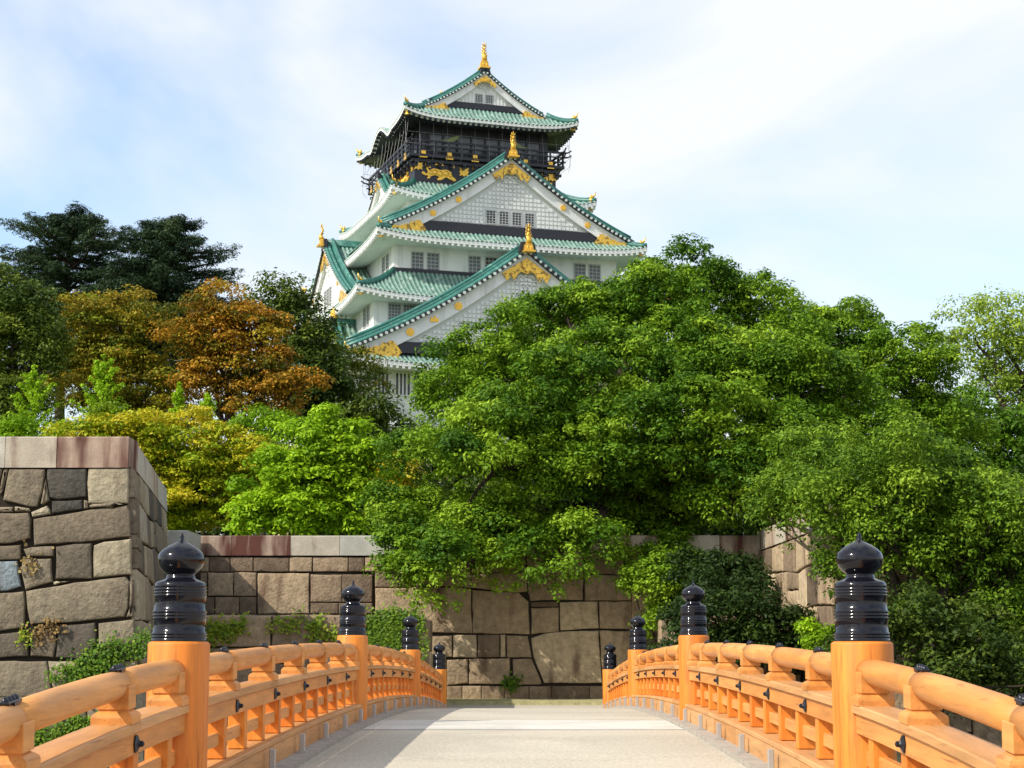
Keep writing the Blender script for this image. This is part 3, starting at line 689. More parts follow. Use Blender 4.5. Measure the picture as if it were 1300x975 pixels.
def window(side, s, zc, d, w, h, nx=4, nz=5, dark=False, bars=False):
    """side: 'F' front, 'L' left, 'R' right; s along, d distance of the wall"""
    def P(x, z, o):
        if side == 'F': return Vector((s + x, -(d + o), zc + z))
        if side == 'L': return Vector((-(d + o), s + x, zc + z))
        return Vector((d + o, s + x, zc + z))
    def bx(mb, x, z, o0, o1, ww, hh):
        c = P(x, z, (o0 + o1) / 2); mb.box(c, (ww, o1 - o0, hh) if side == 'F' else (o1 - o0, ww, hh))
    f = MB()
    for x in (-w / 2, w / 2): bx(f, x, 0, -.02, .05, .09, h + .08)
    for z in (-h / 2, h / 2): bx(f, 0, z, -.02, .052, w + .1, .09)
    if bars:
        for i in range(nx): bx(f, -w / 2 + (i + 1) * w / (nx + 1), 0, -.01, .045, .13, h - .05)
    else:
        for i in range(nx - 1): bx(f, -w / 2 + (i + 1) * w / nx, 0, -.01, .035, .05, h - .05)
        for i in range(nz - 1): bx(f, 0, -h / 2 + (i + 1) * h / nz, -.01, .033, w - .05, .05)
    wi = f.build('window', M['plaster'] if bars else M['lattice'], CT)
    g = MB(); bx(g, 0, 0, -.03, .012, w - .02, h - .02); g.build('pane', M['glass_dark'] if (dark or bars) else M['glass'], wi)

# -- tiers (a: half width across the front, b: half depth)
W1 = (12.6, 15.5); W2 = (11.08, 13.3); W3 = (9.17, 11.86); W4 = (7.0, 7.8); W5 = (6.06, 6.34)
walls('stone_base', 12.9, 15.8, -3, zr(15.0) , M['stone'])
walls('first_storey_wall', *W1, zr(15.0), zr(21.3), M['plaster'])
walls('second_storey_wall', *W2, zr(21.4), zr(26.8), M['plaster'])
walls('third_storey_wall', *W3, zr(26.9), zr(31.5), M['plaster'])
walls('fourth_storey_wall', *W4, zr(31.6), zr(36.3), M['plaster'])
R1 = roof_skirt('first_roof', 14.35, 17.5, zr(20.95), *W2, zr(23.7), *W1, rise=.55)
R2 = roof_skirt('second_roof', 12.8, 15.0, zr(26.5), *W3, zr(28.95), *W2, rise=.6)
R3 = roof_skirt('third_roof', 11.0, 13.9, zr(31.3), 8.6, 11.9, zr(32.9), *W3, rise=.55)
R4 = roof_skirt('fourth_roof', 8.65, 8.97, zr(35.95), *W5, zr(37.6), *W4, rise=.6)
R5 = roof_skirt('top_roof', 7.44, 8.15, zr(42.75), 5.15, 6.75, zr(44.0), 5.5, 6.0, rise=.65, side_bump=(3.0, 0.95), soff_m='soffit', fas=.24)
# black trim band where each wall meets the roof below it
for (a, b), z in ((W2, 23.75), (W3, 29.0)):
    mb = MB(); mb.box((0, 0, zr(z) + .12), (2 * a + .12, 2 * b + .12, .30)); mb.build('wall_foot_trim', M['black_trim'], CT)

def gable(axis, dist, w, zap, zft, back, base_z, bandh, lattice='square', wins=0, winw=.75, winh=.95, sc=1.0, discs=2, face=-1, orn=1.0, tip=0.0, centre=0.0, back_roof=None, white=False):
    """triangular gable. axis 'F': faces -v, 'L': faces -u, 'R': faces +u. dist: distance of the face plane; w: half width"""
    def P(s, z, o):
        if axis == 'F': return Vector((s + centre, -(dist + o), z))
        if axis == 'B': return Vector((-s + centre, dist + o, z))
        if axis == 'L': return Vector((-(dist + o), -s + centre, z))
        return Vector((dist + o, s + centre, z))
    c = .30
    def zc(s):
        q = 1 - abs(s) / w; return zft + (zap - zft) * ((1 - c) * q + c * q * q)
    H = zap - zft; ov = .45 * sc; bd = .95 * sc                 # overhang, board depth
    # roof slopes: rows run down the slope, so corrugation is along o
    t = MB(); n = max(4, int(round((back + ov) / (TW / 4)))); n -= n % 4
    for sg in (-1, 1):
        P_ = []
        for j in range(n + 1):
            o = ov - (back + ov) * j / n; h = (0.0, 0.08, 0.13, 0.08)[j % 4]
            P_.append([P(sg * w * k / 10, zc(w * k / 10) + .25 * sc + h, o) for k in range(11)])
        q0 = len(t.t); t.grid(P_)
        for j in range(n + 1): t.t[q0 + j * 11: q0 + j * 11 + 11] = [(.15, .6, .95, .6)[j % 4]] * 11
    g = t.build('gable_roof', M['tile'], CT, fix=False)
    # pediment wall
    ped = MB(); N = 24; ww = w * .93
    ss = [-ww + 2 * ww * k / N for k in range(N + 1)]
    poly = [(s, max(base_z, zc(s) - .2)) for s in ss] + [(ww, base_z), (-ww, base_z)]
    poly = [(s, max(base_z - .01 * (i > N), zc(s) - .2) if i <= N else base_z - .3) for i, (s, _) in enumerate(poly)]
    ped.prism(poly, lambda x, y, d: P(x, y, d), -.35, -.15)
    ped.build('pediment', M['lattice_ground'] if lattice == 'square' else M['plaster'], g)
    # bargeboards
    bb = MB()
    for sg in (-1, 1):
        for (o0, o1, d0, d1) in ((-.14, .12, .0, bd), (.125, .17, .0, bd * .28), (.125, .16, bd * .86, bd)):
            R = []
            for k in range(17):
                s = w * 1.0 * k / 16; z = zc(s); sl = H / w
                a0, a1 = z + .12 * sc - d0 * 1.12, z + .12 * sc - d1 * (1.12 + .25 * k / 16)
                R.append([P(sg * s, a0, o1), P(sg * s, a1, o1), P(sg * s, a1, o0), P(sg * s, a0, o0), P(sg * s, a0, o1)])
            bb.grid(R, smooth=False)
            for r in (R[-1],): bb.add(r[:-1], [(0, 1, 2, 3)])
    bb.build('bargeboard', M['plaster'], g)
    # verge: row of round tile ends, dark under-lip, raised ridge rolls
    ve = MB(); lp = MB(); rl = MB()
    L_ = math.hypot(w, H); nv = int(L_ / (.42 * sc + .04))
    for sg in (-1, 1):
        for k in range(nv):
            s = w * (k + .6) / nv; p = P(sg * s, zc(s) + .17 * sc, ov); q = P(sg * s, zc(s) + .17 * sc, ov + .07)
            ve.tube([p, q], .12 * sc, 8, smooth=False)
        R = []
        for k in range(17):
            s = w * k / 16; z = zc(s) + .13 * sc
            R.append([P(sg * s, z + .20 * sc, ov), P(sg * s, z - .06, ov), P(sg * s, z - .12, .0), P(sg * s, z - .1, -.3)])
        lp.grid(R, smooth=False)
        for (oo, hh, r_) in ((ov - .16, .36, .16), (ov - .50 * sc, .42, .17), (ov - .95 * sc, .40, .2), (ov - .95 * sc, .68, .2), (ov - .95 * sc, .95, .15), (ov - 1.45 * sc, .38, .12)):
            rl.tube([P(sg * w * k / 14, zc(w * k / 14) + hh * sc, oo) for k in range(0, 15)], r_ * sc, 8)
    ve.build('verge_tile_ends', M['tile_end'], g); lp.build('verge_underside', M['black_trim'], g, fix=False); rl.build('verge_ridge', M['tile_ridge'], g)
    # main ridge and black end plate
    rg = MB(); zz = zap + .45 * sc; c0 = P(0, zz, ov - .2); c1 = P(0, zz, -back)
    for dzv, rr in ((-.1, .30), (.14, .24), (.32, .16)): rg.tube([c0 + Vector((0, 0, dzv * sc)), c1 + Vector((0, 0, dzv * sc))], rr * sc, 10)
    rg.build('main_ridge', M['tile_ridge'], g)
    ep = MB(); ep.prism([(-.75 * sc, zap - .1), (-.62 * sc, zap + .45 * sc), (-.5 * sc, zap + .85 * sc), (.5 * sc, zap + .85 * sc), (.62 * sc, zap + .45 * sc), (.75 * sc, zap - .1), (0, zap + .55 * sc)],
                        lambda x, y, d: P(x, y, d), ov - .25, ov + .02); ep.build('ridge_end_plate', M['black_trim'], g)
    # black band at the foot
    if bandh:
        bn = MB(); sw = w * .90
        a0, a1 = P(-sw, base_z - bandh, -.13), P(sw, base_z, .06)
        cc = (a0 + a1) / 2; dd = a1 - a0; bn.box(cc, (abs(dd.x), abs(dd.y), abs(dd.z))); bn.build('foot_band', M['black_trim'], g)
    # lattice
    lt = MB(); st = .34 if lattice == 'square' else .30
    nw = int(w / st)
    for i in range(-nw, nw + 1):
        x = i * st; top = zc(x) - bd * 1.28 - .18 * sc
        if lattice == 'square':
            zz = base_z + .2
            while zz < top - .05:
                if not (wins and abs(x) < wins * (winw + .15) / 2 + .3 and base_z + .1 < zz < base_z + winh + .5 * sc): 
                    c_ = P(x, zz, -.11); lt.box(c_, (.225, .07, .225) if axis in 'FB' else (.07, .225, .225))
                zz += st
        else:
            if top - base_z > .15 and not (wins and abs(x) < wins * (winw + .15) / 2):
                c_ = P(x, (top + base_z) / 2, -.12); hh = top - base_z
                lt.box(c_, (.16, .10, hh) if axis in 'FB' else (.10, .16, hh))
    if lattice: lt.build('lattice', M['plaster'] , g)
    for i in range(wins):
        x = (i - (wins - 1) / 2) * (winw + .28) * 1.0; zc_ = base_z + winh / 2 + .18 * sc
        side = 'F' if axis == 'F' else axis
        if axis == 'F': window('F', x + centre, zc_, dist - .13, winw, winh, 3, 5, dark=True)
        elif axis in 'LR': window(axis, x + centre, zc_, dist - .13, winw, winh, 3, 5, dark=False)
    # gold ornaments: apex pendant, foot wings, discs on the boards
    fn = lambda x, y, d: P(x, y, d)
    r0 = random.Random(int(w * 100))
    def wob(pts, k=.05): return [(x + r0.uniform(-k, k), y + r0.uniform(-k, k)) for x, y in pts]
    S = orn
    z_ = zap - .35 * sc - .0; sl = H / w
    ap = [(0, 0)]
    for q in np.linspace(.12, 1, 8): ap.append((1.9 * S * q, -1.9 * S * q * sl * 1.08))
    ap += [(1.55 * S, -1.62 * S - .2), (1.2 * S, -1.35 * S), (1.0 * S, -1.75 * S), (.7 * S, -1.25 * S), (.45 * S, -1.05 * S), (0, -1.2 * S)]
    full = ap + [(-x, y) for x, y in ap[-2:0:-1]]
    o = MB(); o.prism([(x, z_ + y) for x, y in full], fn, .175, .26)
    o.tube([P(0, z_ - .75 * S, .2), P(0, z_ - .75 * S, .36)], .30 * S, 16, smooth=False)
    o.build('apex_ornament', M['filigree'], g)
    # white curled relief beneath
    wr = MB()
    for sg in (-1, 1):
        for (cx_, cy_, r_) in ((.35, -1.55, .3), (.75, -1.85, .22), (.2, -2.05, .2), (.25, -2.45, .13)):
            pts = [P(sg * (cx_ * S + r_ * S * math.cos(q) * (1 - q / 9)), z_ + cy_ * S + r_ * S * math.sin(q) * (1 - q / 9), -.05) for q in np.linspace(0, 5.2, 12)]
            wr.tube(pts, .06 * S, 6)
    wr.build('relief', M['plaster'], g)
    for sg in (-1, 1):
        def bz(s): return zc(s) + .10 * sc
        x1 = w * .985; x0 = x1 - 3.3 * S
        top = [(x0 + (x1 - x0) * q, bz(x0 + (x1 - x0) * q) - bd * (1.05 - .95 * q) * (1.0 if q > .25 else .8) + (.12 * S if int(q * 12) % 2 else 0)) for q in np.linspace(0, 1, 13)]
        zb_ = bz(x1) - bd * .55
        bot = [(x1, zb_ + .05), (x1 - .8 * S, zb_ - .02), (x1 - 2.6 * S, zb_ - .0), (x1 - 3.0 * S, zb_ + .12 * S), (x0 + .0, zb_ + .0), (x0 - .55 * S, zb_ + .02), (x0 - .35 * S, zb_ + .25 * S), (x0 - .6 * S, zb_ + .45 * S)]
        o = MB(); o.prism([(sg * x, y) for x, y in top + bot], fn, .175, .25); o.build('foot_ornament', M['filigree'], g)
        for k in range(discs):
            s = w * (.30 + .40 * (k + .5) / discs + .02); z = zc(s) - bd * .62
            if discs == 3 and k == 1:
                o = MB(); o.prism([(sg * s + x * .34 * S, z + y * .34 * S) for x, y in ((-.9, -.5), (-.9, .5), (-.45, .2), (0, .9), (.45, .2), (.9, .5), (.9, -.5))], fn, .125, .2); o.build('crest', M['gold'], g)
            else:
                o = MB(); o.tube([P(sg * s, z, .125), P(sg * s, z, .20)], .30 * S, 16, smooth=False); o.tube([P(sg * s, z, .2), P(sg * s, z, .23)], .17 * S, 12, smooth=False); o.build('crest', M['gold'], g)
    return P, g

def shachi(P3, sc, parent=None, flip=1, body_dir=(0, 1, 0)):
    """gold roof fish: head down, tail curled up; P3 base point, body_dir: towards the roof's middle"""
    d = Vector(body_dir).normalized(); up = Vector((0, 0, 1)); sd_ = d.cross(up); o = MB(); B = Vector(P3)
    o.prism([(-.62, 0), (-.5, .95), (-.34, 1.15), (.34, 1.15), (.5, .95), (.62, 0)], lambda x, y, q: B + sd_ * (x * sc) + up * (y * sc) + d * (q * sc), -.3, .3)
    o.box(B + up * .12 * sc, (1.45 * sc,) * 2 + (.22 * sc,), R=None)
    body = [(.25, 1.15), (-.10, 1.35), (-.16, 1.7), (.05, 2.1), (.18, 2.5), (.05, 2.9), (-.12, 3.2)]
    o.tube([B + d * (x * sc) + up * (y * sc) for x, y in body], [r * sc for r in (.30, .40, .36, .28, .2, .12, .05)], 10)
    for k, (x, y, l) in enumerate([(-.2, 1.6, .42), (0, 2.0, .40), (.12, 2.4, .36), (.08, 2.8, .34)]):
        for s in (-1, 1):
            q = B + d * (x * sc) + up * (y * sc)
            o.tube([q, q + sd_ * (s * l * .7 * sc) + up * (.22 * sc), q + sd_ * (s * l * sc) + up * (.5 * sc)], [.12 * sc, .09 * sc, .01 * sc], 5)
    q = B + d * (-.12 * sc) + up * (3.1 * sc)
    for s, e in ((-1, .5), (1, .5), (0, .75)): o.tube([q, q + d * (.1 * sc) + sd_ * (s * .22 * sc) + up * (e * .6 * sc), q + sd_ * (s * .3 * sc) + up * (e * sc)], [.09 * sc, .08 * sc, .01], 5)
    for x in (-.25, .25): o.tube([B + sd_ * (x * sc) + up * .35 * sc - d * .3 * sc, B + sd_ * (x * sc) + up * .8 * sc - d * .34 * sc], .06 * sc, 6)
    o.build('roof_fish', M['gold'], parent or CT)

# big front gable of the first roof
P1, g1 = gable('F', 16.3, 13.9, zr(30.0), zr(21.75), 5.5, zr(22.75), .85, wins=4, winw=.85, winh=1.3, sc=1.0, discs=3, orn=1.02)
shachi(P1(0, zr(30.0) + .0, .62), .60, g1, body_dir=(0, 1, 0))
# front gable of the third roof (its roof runs right through to the back)
P3, g3 = gable('F', 12.7, 10.25, zr(38.35), zr(32.1), 12.7, zr(32.95), .75, wins=4, winw=.78, winh=1.05, sc=.88, discs=2, orn=.82)
shachi(P3(0, zr(38.35) + .0, .56), .56, g3)
P3b, g3b = gable('B', 12.7, 10.25, zr(38.35), zr(32.1), 12.7, zr(32.95), .75, lattice=None, sc=.88, discs=2, orn=.82)
shachi(P3b(0, zr(38.35) + .65, .05), .56, g3b, body_dir=(0, -1, 0))
# top roof gable
P5, g5 = gable('F', 6.8, 5.2, zr(47.15), zr(43.75), 6.8, zr(44.55), .5, lattice='bars', wins=2, winw=.62, winh=.72, sc=.62, discs=0, orn=.52, centre=-.3)
shachi(P5(0, zr(47.2) + .35, -.1), .62, g5)
P5b, g5b = gable('B', 6.8, 5.2, zr(47.15), zr(43.75), 6.8, zr(44.55), .5, lattice=None, sc=.62, discs=0, orn=.52)
shachi(P5b(0, zr(47.2) + .35, -.1), .62, g5b, body_dir=(0, -1, 0))
# side gables
for ax, sgn in (('L', -1), ('R', 1)):
    P2, g2 = gable(ax, 11.7, 8.6, zr(33.1), zr(27.6), 5.0, zr(28.2), 0, lattice='bars', wins=3, winw=.8, winh=1.35, sc=.85, discs=1, orn=.8)
    shachi(P2(0, zr(33.1) + .1, .5), .54, g2, body_dir=(-sgn, 0, 0))
    P4, g4 = gable(ax, 7.3, 3.7, zr(39.35), zr(36.85), 2.6, zr(37.1), 0, lattice=None, sc=.55, discs=0, orn=.4)
    for cy in (-7.6, 7.6):
        Pq, gq = gable(ax, 12.8, 3.6, zr(25.3), zr(22.2), 3.4, zr(22.4), 0, lattice=None, sc=.6, discs=0, orn=.45, centre=cy)
        b_ = MB(); c_ = Pq(0, zr(25.3) + .8, .0); b_.lathe(c_, [(.28, -.3), (.34, .1), (.2, .4), (.02, .6)], 10); b_.build('ridge_ornament', M['gold'], gq)

# windows
for s in (-7.3, -6.05, -2.7, -1.35, 1.35, 2.7, 6.05, 7.3): window('F', s, zr(29.85), W3[1], .95, 1.45, 3, 5, dark=(s == -1.35))
for s in (-9.45, -8.3, -3.2, -2.0, 2.0, 3.2, 8.3, 9.45): window('F', s, zr(25.5), W2[1], .98, 1.25, 4, 5)
for s in (-11.0, -10.25 + .9, -8.0, 8.0, 10.0): window('F', s, zr(19.7), W1[1], 1.15, 1.7, 3, 1, bars=True)
for s in (-5.4, -2.0, 2.0, 5.4): window('F', s, zr(34.9), W4[1], 1.2, .9, 5, 3)
for sgn, sd__ in (('L', -1), ('R', 1)):
    for s in (-10.0, -8.8, 8.8, 10.0): window(sgn, s, zr(29.95), W3[0], .75, 1.45, 2, 5)
    for s in (-11.7, -10.6, 10.6, 11.7): window(sgn, s, zr(25.4), W2[0], .7, 1.45, 2, 5)
    for s in (-5.0, -2.0, 2.0, 5.0): window(sgn, s, zr(34.9), W4[0], 1.0, .9, 4, 3)

# -- black top storey with balcony
walls('tiger_storey_wall', *W5, zr(36.9), zr(39.75), M['black'])
walls('top_storey_wall', 5.5, 6.0, zr(39.8), zr(42.85), M['black'])
mb = MB(); mb.box((0, 0, zr(39.8)), (13.3, 13.7, .22)); mb.box((0, 0, zr(39.45)), (12.7, 13.1, .24)); bal = mb.build('balcony_floor', M['black_trim'], CT)
for k in range(4):
    for i in range(-6, 7):
        mb = MB()
        for zz, l in ((39.05, .32), (39.25, .55)):
            if k % 2 == 0: mb.box((i * 1.0, (-1 if k == 0 else 1) * (W5[1] + l / 2), zr(zz)), (.26, l, .2))
            else: mb.box(((-1 if k == 1 else 1) * (W5[0] + l / 2), i * 1.02, zr(zz)), (l, .26, .2))
        mb.build('bracket', M['black_trim'], bal)
rl = MB()
for zz, r_ in ((40.25, .05), (40.65, .05), (41.05, .075)):
    for sx, sy in ((-1, -1), (1, -1), (1, 1), (-1, 1)):
        a0 = Vector((sx * 6.55 * 1.04, sy * 6.72, zr(zz))); 
        rl.box((0, sy * 6.72, zr(zz)), (13.6, r_ * 2, r_ * 2)) if sx < 0 else rl.box((sy * 6.55, 0, zr(zz) + .01), (r_ * 2, 13.95, r_ * 2))
for i in range(-6, 7):
    for s in (-1, 1):
        rl.box((i * 1.09, s * 6.72, zr(40.5)), (.14, .14, 1.2)); rl.box((s * 6.55, i * 1.12, zr(40.5)), (.14, .14, 1.2))
for sx in (-1, 1):
    for sy in (-1, 1):
        for zz in (40.65, 41.05):
            rl.tube([(sx * 6.5, sy * 6.72, zr(zz)), (sx * 7.0, sy * 6.72, zr(zz) + .05), (sx * 7.3, sy * 6.72, zr(zz) + .25)], .07, 6)
            rl.tube([(sx * 6.55, sy * 6.6, zr(zz)), (sx * 6.55, sy * 7.2, zr(zz) + .05), (sx * 6.55, sy * 7.5, zr(zz) + .25)], .07, 6)
rl.build('balcony_railing', M['black_trim'], bal)
# windows and posts of the gallery
mb = MB()
for i in range(-4, 5): mb.box((i * 1.2, -6.04, zr(41.3)), (.16, .1, 3.0)); mb.box((-5.54, i * 1.3, zr(41.3)), (.1, .16, 3.0)); mb.box((5.54, i * 1.3, zr(41.3)), (.1, .16, 3.0))
mb.build('gallery_posts', M['black_trim'], CT)
for i in range(-4, 4):
    b_ = MB(); b_.box((i * 1.2 + .6, -6.01, zr(41.15)), (.98, .03, 1.3)); b_.build('gallery_window', M['glass'], CT)
    b_ = MB(); b_.box((-5.51, i * 1.3 + .65, zr(41.15)), (.03, 1.08, 1.3)); b_.build('gallery_window', M['glass'], CT)
# gold fittings on the tiger storey
def wall_fn(side):
    if side == 'F': return lambda x, z, d: Vector((x, -(W5[1] + d), zr(z)))
    if side == 'L': return lambda x, z, d: Vector((-(W5[0] + d), -x, zr(z)))
    return lambda x, z, d: Vector((W5[0] + d, x, zr(z)))
TIG = [(-1.42, .28), (-1.5, .42), (-1.38, .52), (-1.22, .44), (-1.12, .34), (-1.02, .36), (-.98, .55), (-1.12, .78), (-1.05, .98), (-.85, 1.02), (-.72, .9), (-.78, .82), (-.9, .88), (-.96, .78), (-.82, .62), (-.74, .70),
       (-.5, .82), (-.2, .80), (.1, .72), (.35, .78), (.62, .80), (.82, .72), (.98, .62), (1.05, .45), (1.1, .28), (1.35, .10), (1.42, -.02), (1.25, -.12), (1.0, .0), (.82, .05), (.6, .18), (.42, .1), (.3, -.02), (.1, -.10),
       (-.15, -.12), (-.18, 0), (.0, .08), (-.12, .22), (-.35, .26), (-.6, .22), (-.75, .12), (-.8, -.02), (-1.0, -.06), (-1.02, .05), (-.92, .12), (-.98, .2), (-1.2, .2)]
def tiger(side, x, z, s, flip):
    b_ = MB(); b_.prism([(x + flip * px_ * s, z + py_ * s) for px_, py_ in TIG], wall_fn(side), .0, .10)
    f = wall_fn(side)
    for px_, py_, r_ in ((-.35, .5, .26), (.1, .42, .26), (.6, .48, .27), (.95, .35, .16), (-.7, .45, .2)):
        c_ = f(x + flip * px_ * s, z + py_ * s, .08); c2 = f(x + flip * px_ * s, z + py_ * s, .2); b_.tube([c_, c_ * .4 + c2 * .6, c2], [r_ * s, r_ * s * .8, .02], 10)
    b_.build('tiger_relief', M['gold'], CT)
def cross(side, x, z, s, kind):
    f = wall_fn(side); b_ = MB()
    if kind == 'x': pts = [(-.5, .45), (-.18, .32), (0, .5), (.18, .32), (.5, .45), (.38, .12), (.55, 0), (.38, -.12), (.5, -.45), (.18, -.32), (0, -.5), (-.18, -.32), (-.5, -.45), (-.38, -.12), (-.55, 0), (-.38, .12)]
    elif kind == 'sq': pts = [(-.22, -.22), (.22, -.22), (.22, .22), (-.22, .22)]
    elif kind == 'oval': pts = [(.5 * math.cos(q), .2 * math.sin(q)) for q in np.linspace(0, 2 * math.pi, 13)[:-1]]
    else: pts = [(-.55, -.2), (-.4, .05), (-.55, .25), (-.15, .15), (0, .3), (.15, .15), (.55, .25), (.4, .05), (.55, -.2)]
    b_.prism([(x + a_ * s, z + c_ * s) for a_, c_ in pts], f, .0, .07); b_.build('gold_fitting', M['gold'], CT)
for side, half in (('F', 6.06), ('L', 6.34), ('R', 6.34)):
    tiger(side, -4.0 if side == 'F' else -3.4, 38.05, 1.0 if side == 'F' else .95, 1); tiger(side, 4.3 if side == 'F' else 3.4, 38.05, .95, -1 if side != 'F' else -1)
    for x in (-1.9, 0, 1.9): cross(side, x, 38.8, .8, 'x')
    for x in (-5.75, 5.75): cross(side, x, 37.3, .8, 'w'); cross(side, x, 39.0, .7, 'x')
    for x in (-5.0, -2.9, -1.0, 1.0, 2.9, 5.0): cross(side, x, 39.2, .75, 'sq')
    for x in (-4.0, 4.0): cross(side, x, 39.3, .7, 'w'); cross(side, x, 37.5, .7, 'oval')
    for x in (-1.5, 1.5): cross(side, x, 37.4, .8, 'x')
for i in range(-5, 6, 2):
    for side, dd in (('F', 6.72), ('L', 6.55)):
        b_ = MB(); c_ = Vector((i * 1.09, -dd - .1, zr(39.75))) if side == 'F' else Vector((-dd - .1, i * 1.12, zr(39.75)))
        b_.box(c_, (.62, .06, .28) if side == 'F' else (.06, .62, .28)); b_.box(c_ + Vector((0, 0, .3)), (.36, .06, .26) if side == 'F' else (.06, .36, .26)); b_.build('gold_fitting', M['gold'], CT)
# painted cranes on the gallery wall
for x, fl in ((-3.0, 1), (3.0, -1)):
    b_ = MB(); f = lambda a_, z, d: Vector((a_, -(6.10 + d), zr(z)))
    pts = [(-1.0, .0), (-.6, .12), (-.3, .1), (0, .35), (.5, .62), (.95, .7), (.7, .5), (.95, .5), (.6, .34), (.8, .28), (.4, .12), (.2, -.05), (-.1, -.2), (-.6, -.35), (-.3, -.1), (-.6, .02)]
    b_.prism([(x + fl * a_ * .9, 41.35 + c_ * .75) for a_, c_ in pts], f, 0, .04); b_.build('crane_relief', mat('weathered_gold_green', (.30, .34, .14), .6), CT)
# eave-to-floor safety netting
nt_ = MB()
def netcol(p_of):
    nt_.tube([p_of(6.9 + o, z) for o, z in ((-.1, 42.7), (0, 41.6), (.18, 40.6), (.15, 39.9), (-.25, 39.45))], .014, 4, smooth=False, cap=False)
for i in range(-6, 7):
    x = i * 1.17
    netcol(lambda d, z: Vector((x, -(d + .15), zr(z)))); netcol(lambda d, z: Vector((x, d + .15, zr(z))))
    netcol(lambda d, z: Vector((-d, x, zr(z)))); netcol(lambda d, z: Vector((d, x, zr(z))))
for o, z in ((0, 41.6), (.18, 40.6)):
    e = 6.95 + o
    nt_.tube([(-e, -e - .15, zr(z)), (e, -e - .15, zr(z)), (e, e + .15, zr(z)), (-e, e + .15, zr(z)), (-e, -e - .15, zr(z))], .014, 4, smooth=False)
nt_.build('safety_netting', M['wire'], CT)
# ---------------------------------------------------------------- foliage
def unit(rs, n):
    v = rs.normal(size=(n, 3)); return v / np.linalg.norm(v, axis=1, keepdims=True)
def leaf_mesh(name, P, Nn, T, Ls, Ws, tint, m, parent=None, fold=0.12):
    """P centres, Nn normals, T long axes; one folded rhombic leaf (two triangles' worth of area) each"""
    n = len(P); B = np.cross(Nn, T); B /= np.linalg.norm(B, axis=1, keepdims=True) + 1e-9; T = np.cross(B, Nn)
    Ls = Ls[:, None]; Ws = Ws[:, None]
    V = np.empty((n, 4, 3), np.float32)
    V[:, 0] = P - T * Ls / 2; V[:, 1] = P + B * Ws / 2 + Nn * Ws * fold; V[:, 2] = P + T * Ls / 2; V[:, 3] = P - B * Ws / 2 + Nn * Ws * fold
    me = bpy.data.meshes.new(name)
    me.vertices.add(n * 4); me.vertices.foreach_set('co', V.reshape(-1))
    me.loops.add(n * 4); me.loops.foreach_set('vertex_index', np.arange(n * 4, dtype=np.int32))
    me.polygons.add(n); me.polygons.foreach_set('loop_start', np.arange(0, n * 4, 4, dtype=np.int32)); me.polygons.foreach_set('loop_total', np.full(n, 4, np.int32))
    a = me.attributes.new('tint', 'FLOAT', 'POINT'); a.data.foreach_set('value', np.repeat(np.clip(tint, 0, 1), 4).astype(np.float32))
    me.materials.append(m); me.update(); me.validate()
    o = bpy.data.objects.new(name, me); COL.objects.link(o)
    if parent: o.parent = parent
    return o
def spray_leaves(rs, C, R, n_per, size, flat=0.6, aspect=0.5, tb=None, up=0.5, upper=0.7, rndn=0.7, leafvar=0.20):
    """fill each spray (centre C, radius R) with leaves on an upward dome"""
    n = len(C) * n_per; idx = np.repeat(np.arange(len(C)), n_per)
    d = unit(rs, n); fl = rs.random(n) < upper; d[:, 2] = np.where(fl, np.abs(d[:, 2]), d[:, 2])
    rr = R[idx] * (0.35 + 0.65 * rs.random(n) ** 0.6)
    P = C[idx] + d * rr[:, None] * np.array([1, 1, flat])
    Nn = d * .75 + np.array([0, 0, up]) + rs.normal(size=(n, 3)) * rndn * .5; Nn /= np.linalg.norm(Nn, axis=1, keepdims=True)
    T = rs.normal(size=(n, 3)) + d * .8 + np.array([0, 0, -.35])
    T -= Nn * np.sum(T * Nn, axis=1, keepdims=True); T /= np.linalg.norm(T, axis=1, keepdims=True)
    Ls = size * rs.uniform(.65, 1.3, n); Ws = Ls * aspect * rs.uniform(.8, 1.2, n)
    tint = (tb[idx] if tb is not None else .5) + rs.normal(size=n) * leafvar * .6
    return P, Nn, T, Ls, Ws, tint
def limb(mb, a, b, r0, r1, rnd, sag=0.1, n=7, seg=8):
    a, b = Vector(a), Vector(b); L_ = (b - a).length; w1 = Vector((rnd.uniform(-1, 1), rnd.uniform(-1, 1), rnd.uniform(-.3, 1))) * L_ * sag
    w2 = Vector((rnd.uniform(-1, 1), rnd.uniform(-1, 1), rnd.uniform(-.5, .5))) * L_ * sag * .5
    pts = []
    for k in range(n + 1):
        t = k / n; pts.append(a.lerp(b, t) + w1 * math.sin(math.pi * t) + w2 * math.sin(2 * math.pi * t))
    mb.tube(pts, [r0 + (r1 - r0) * (k / n) for k in range(n + 1)], seg, cap=False); return pts
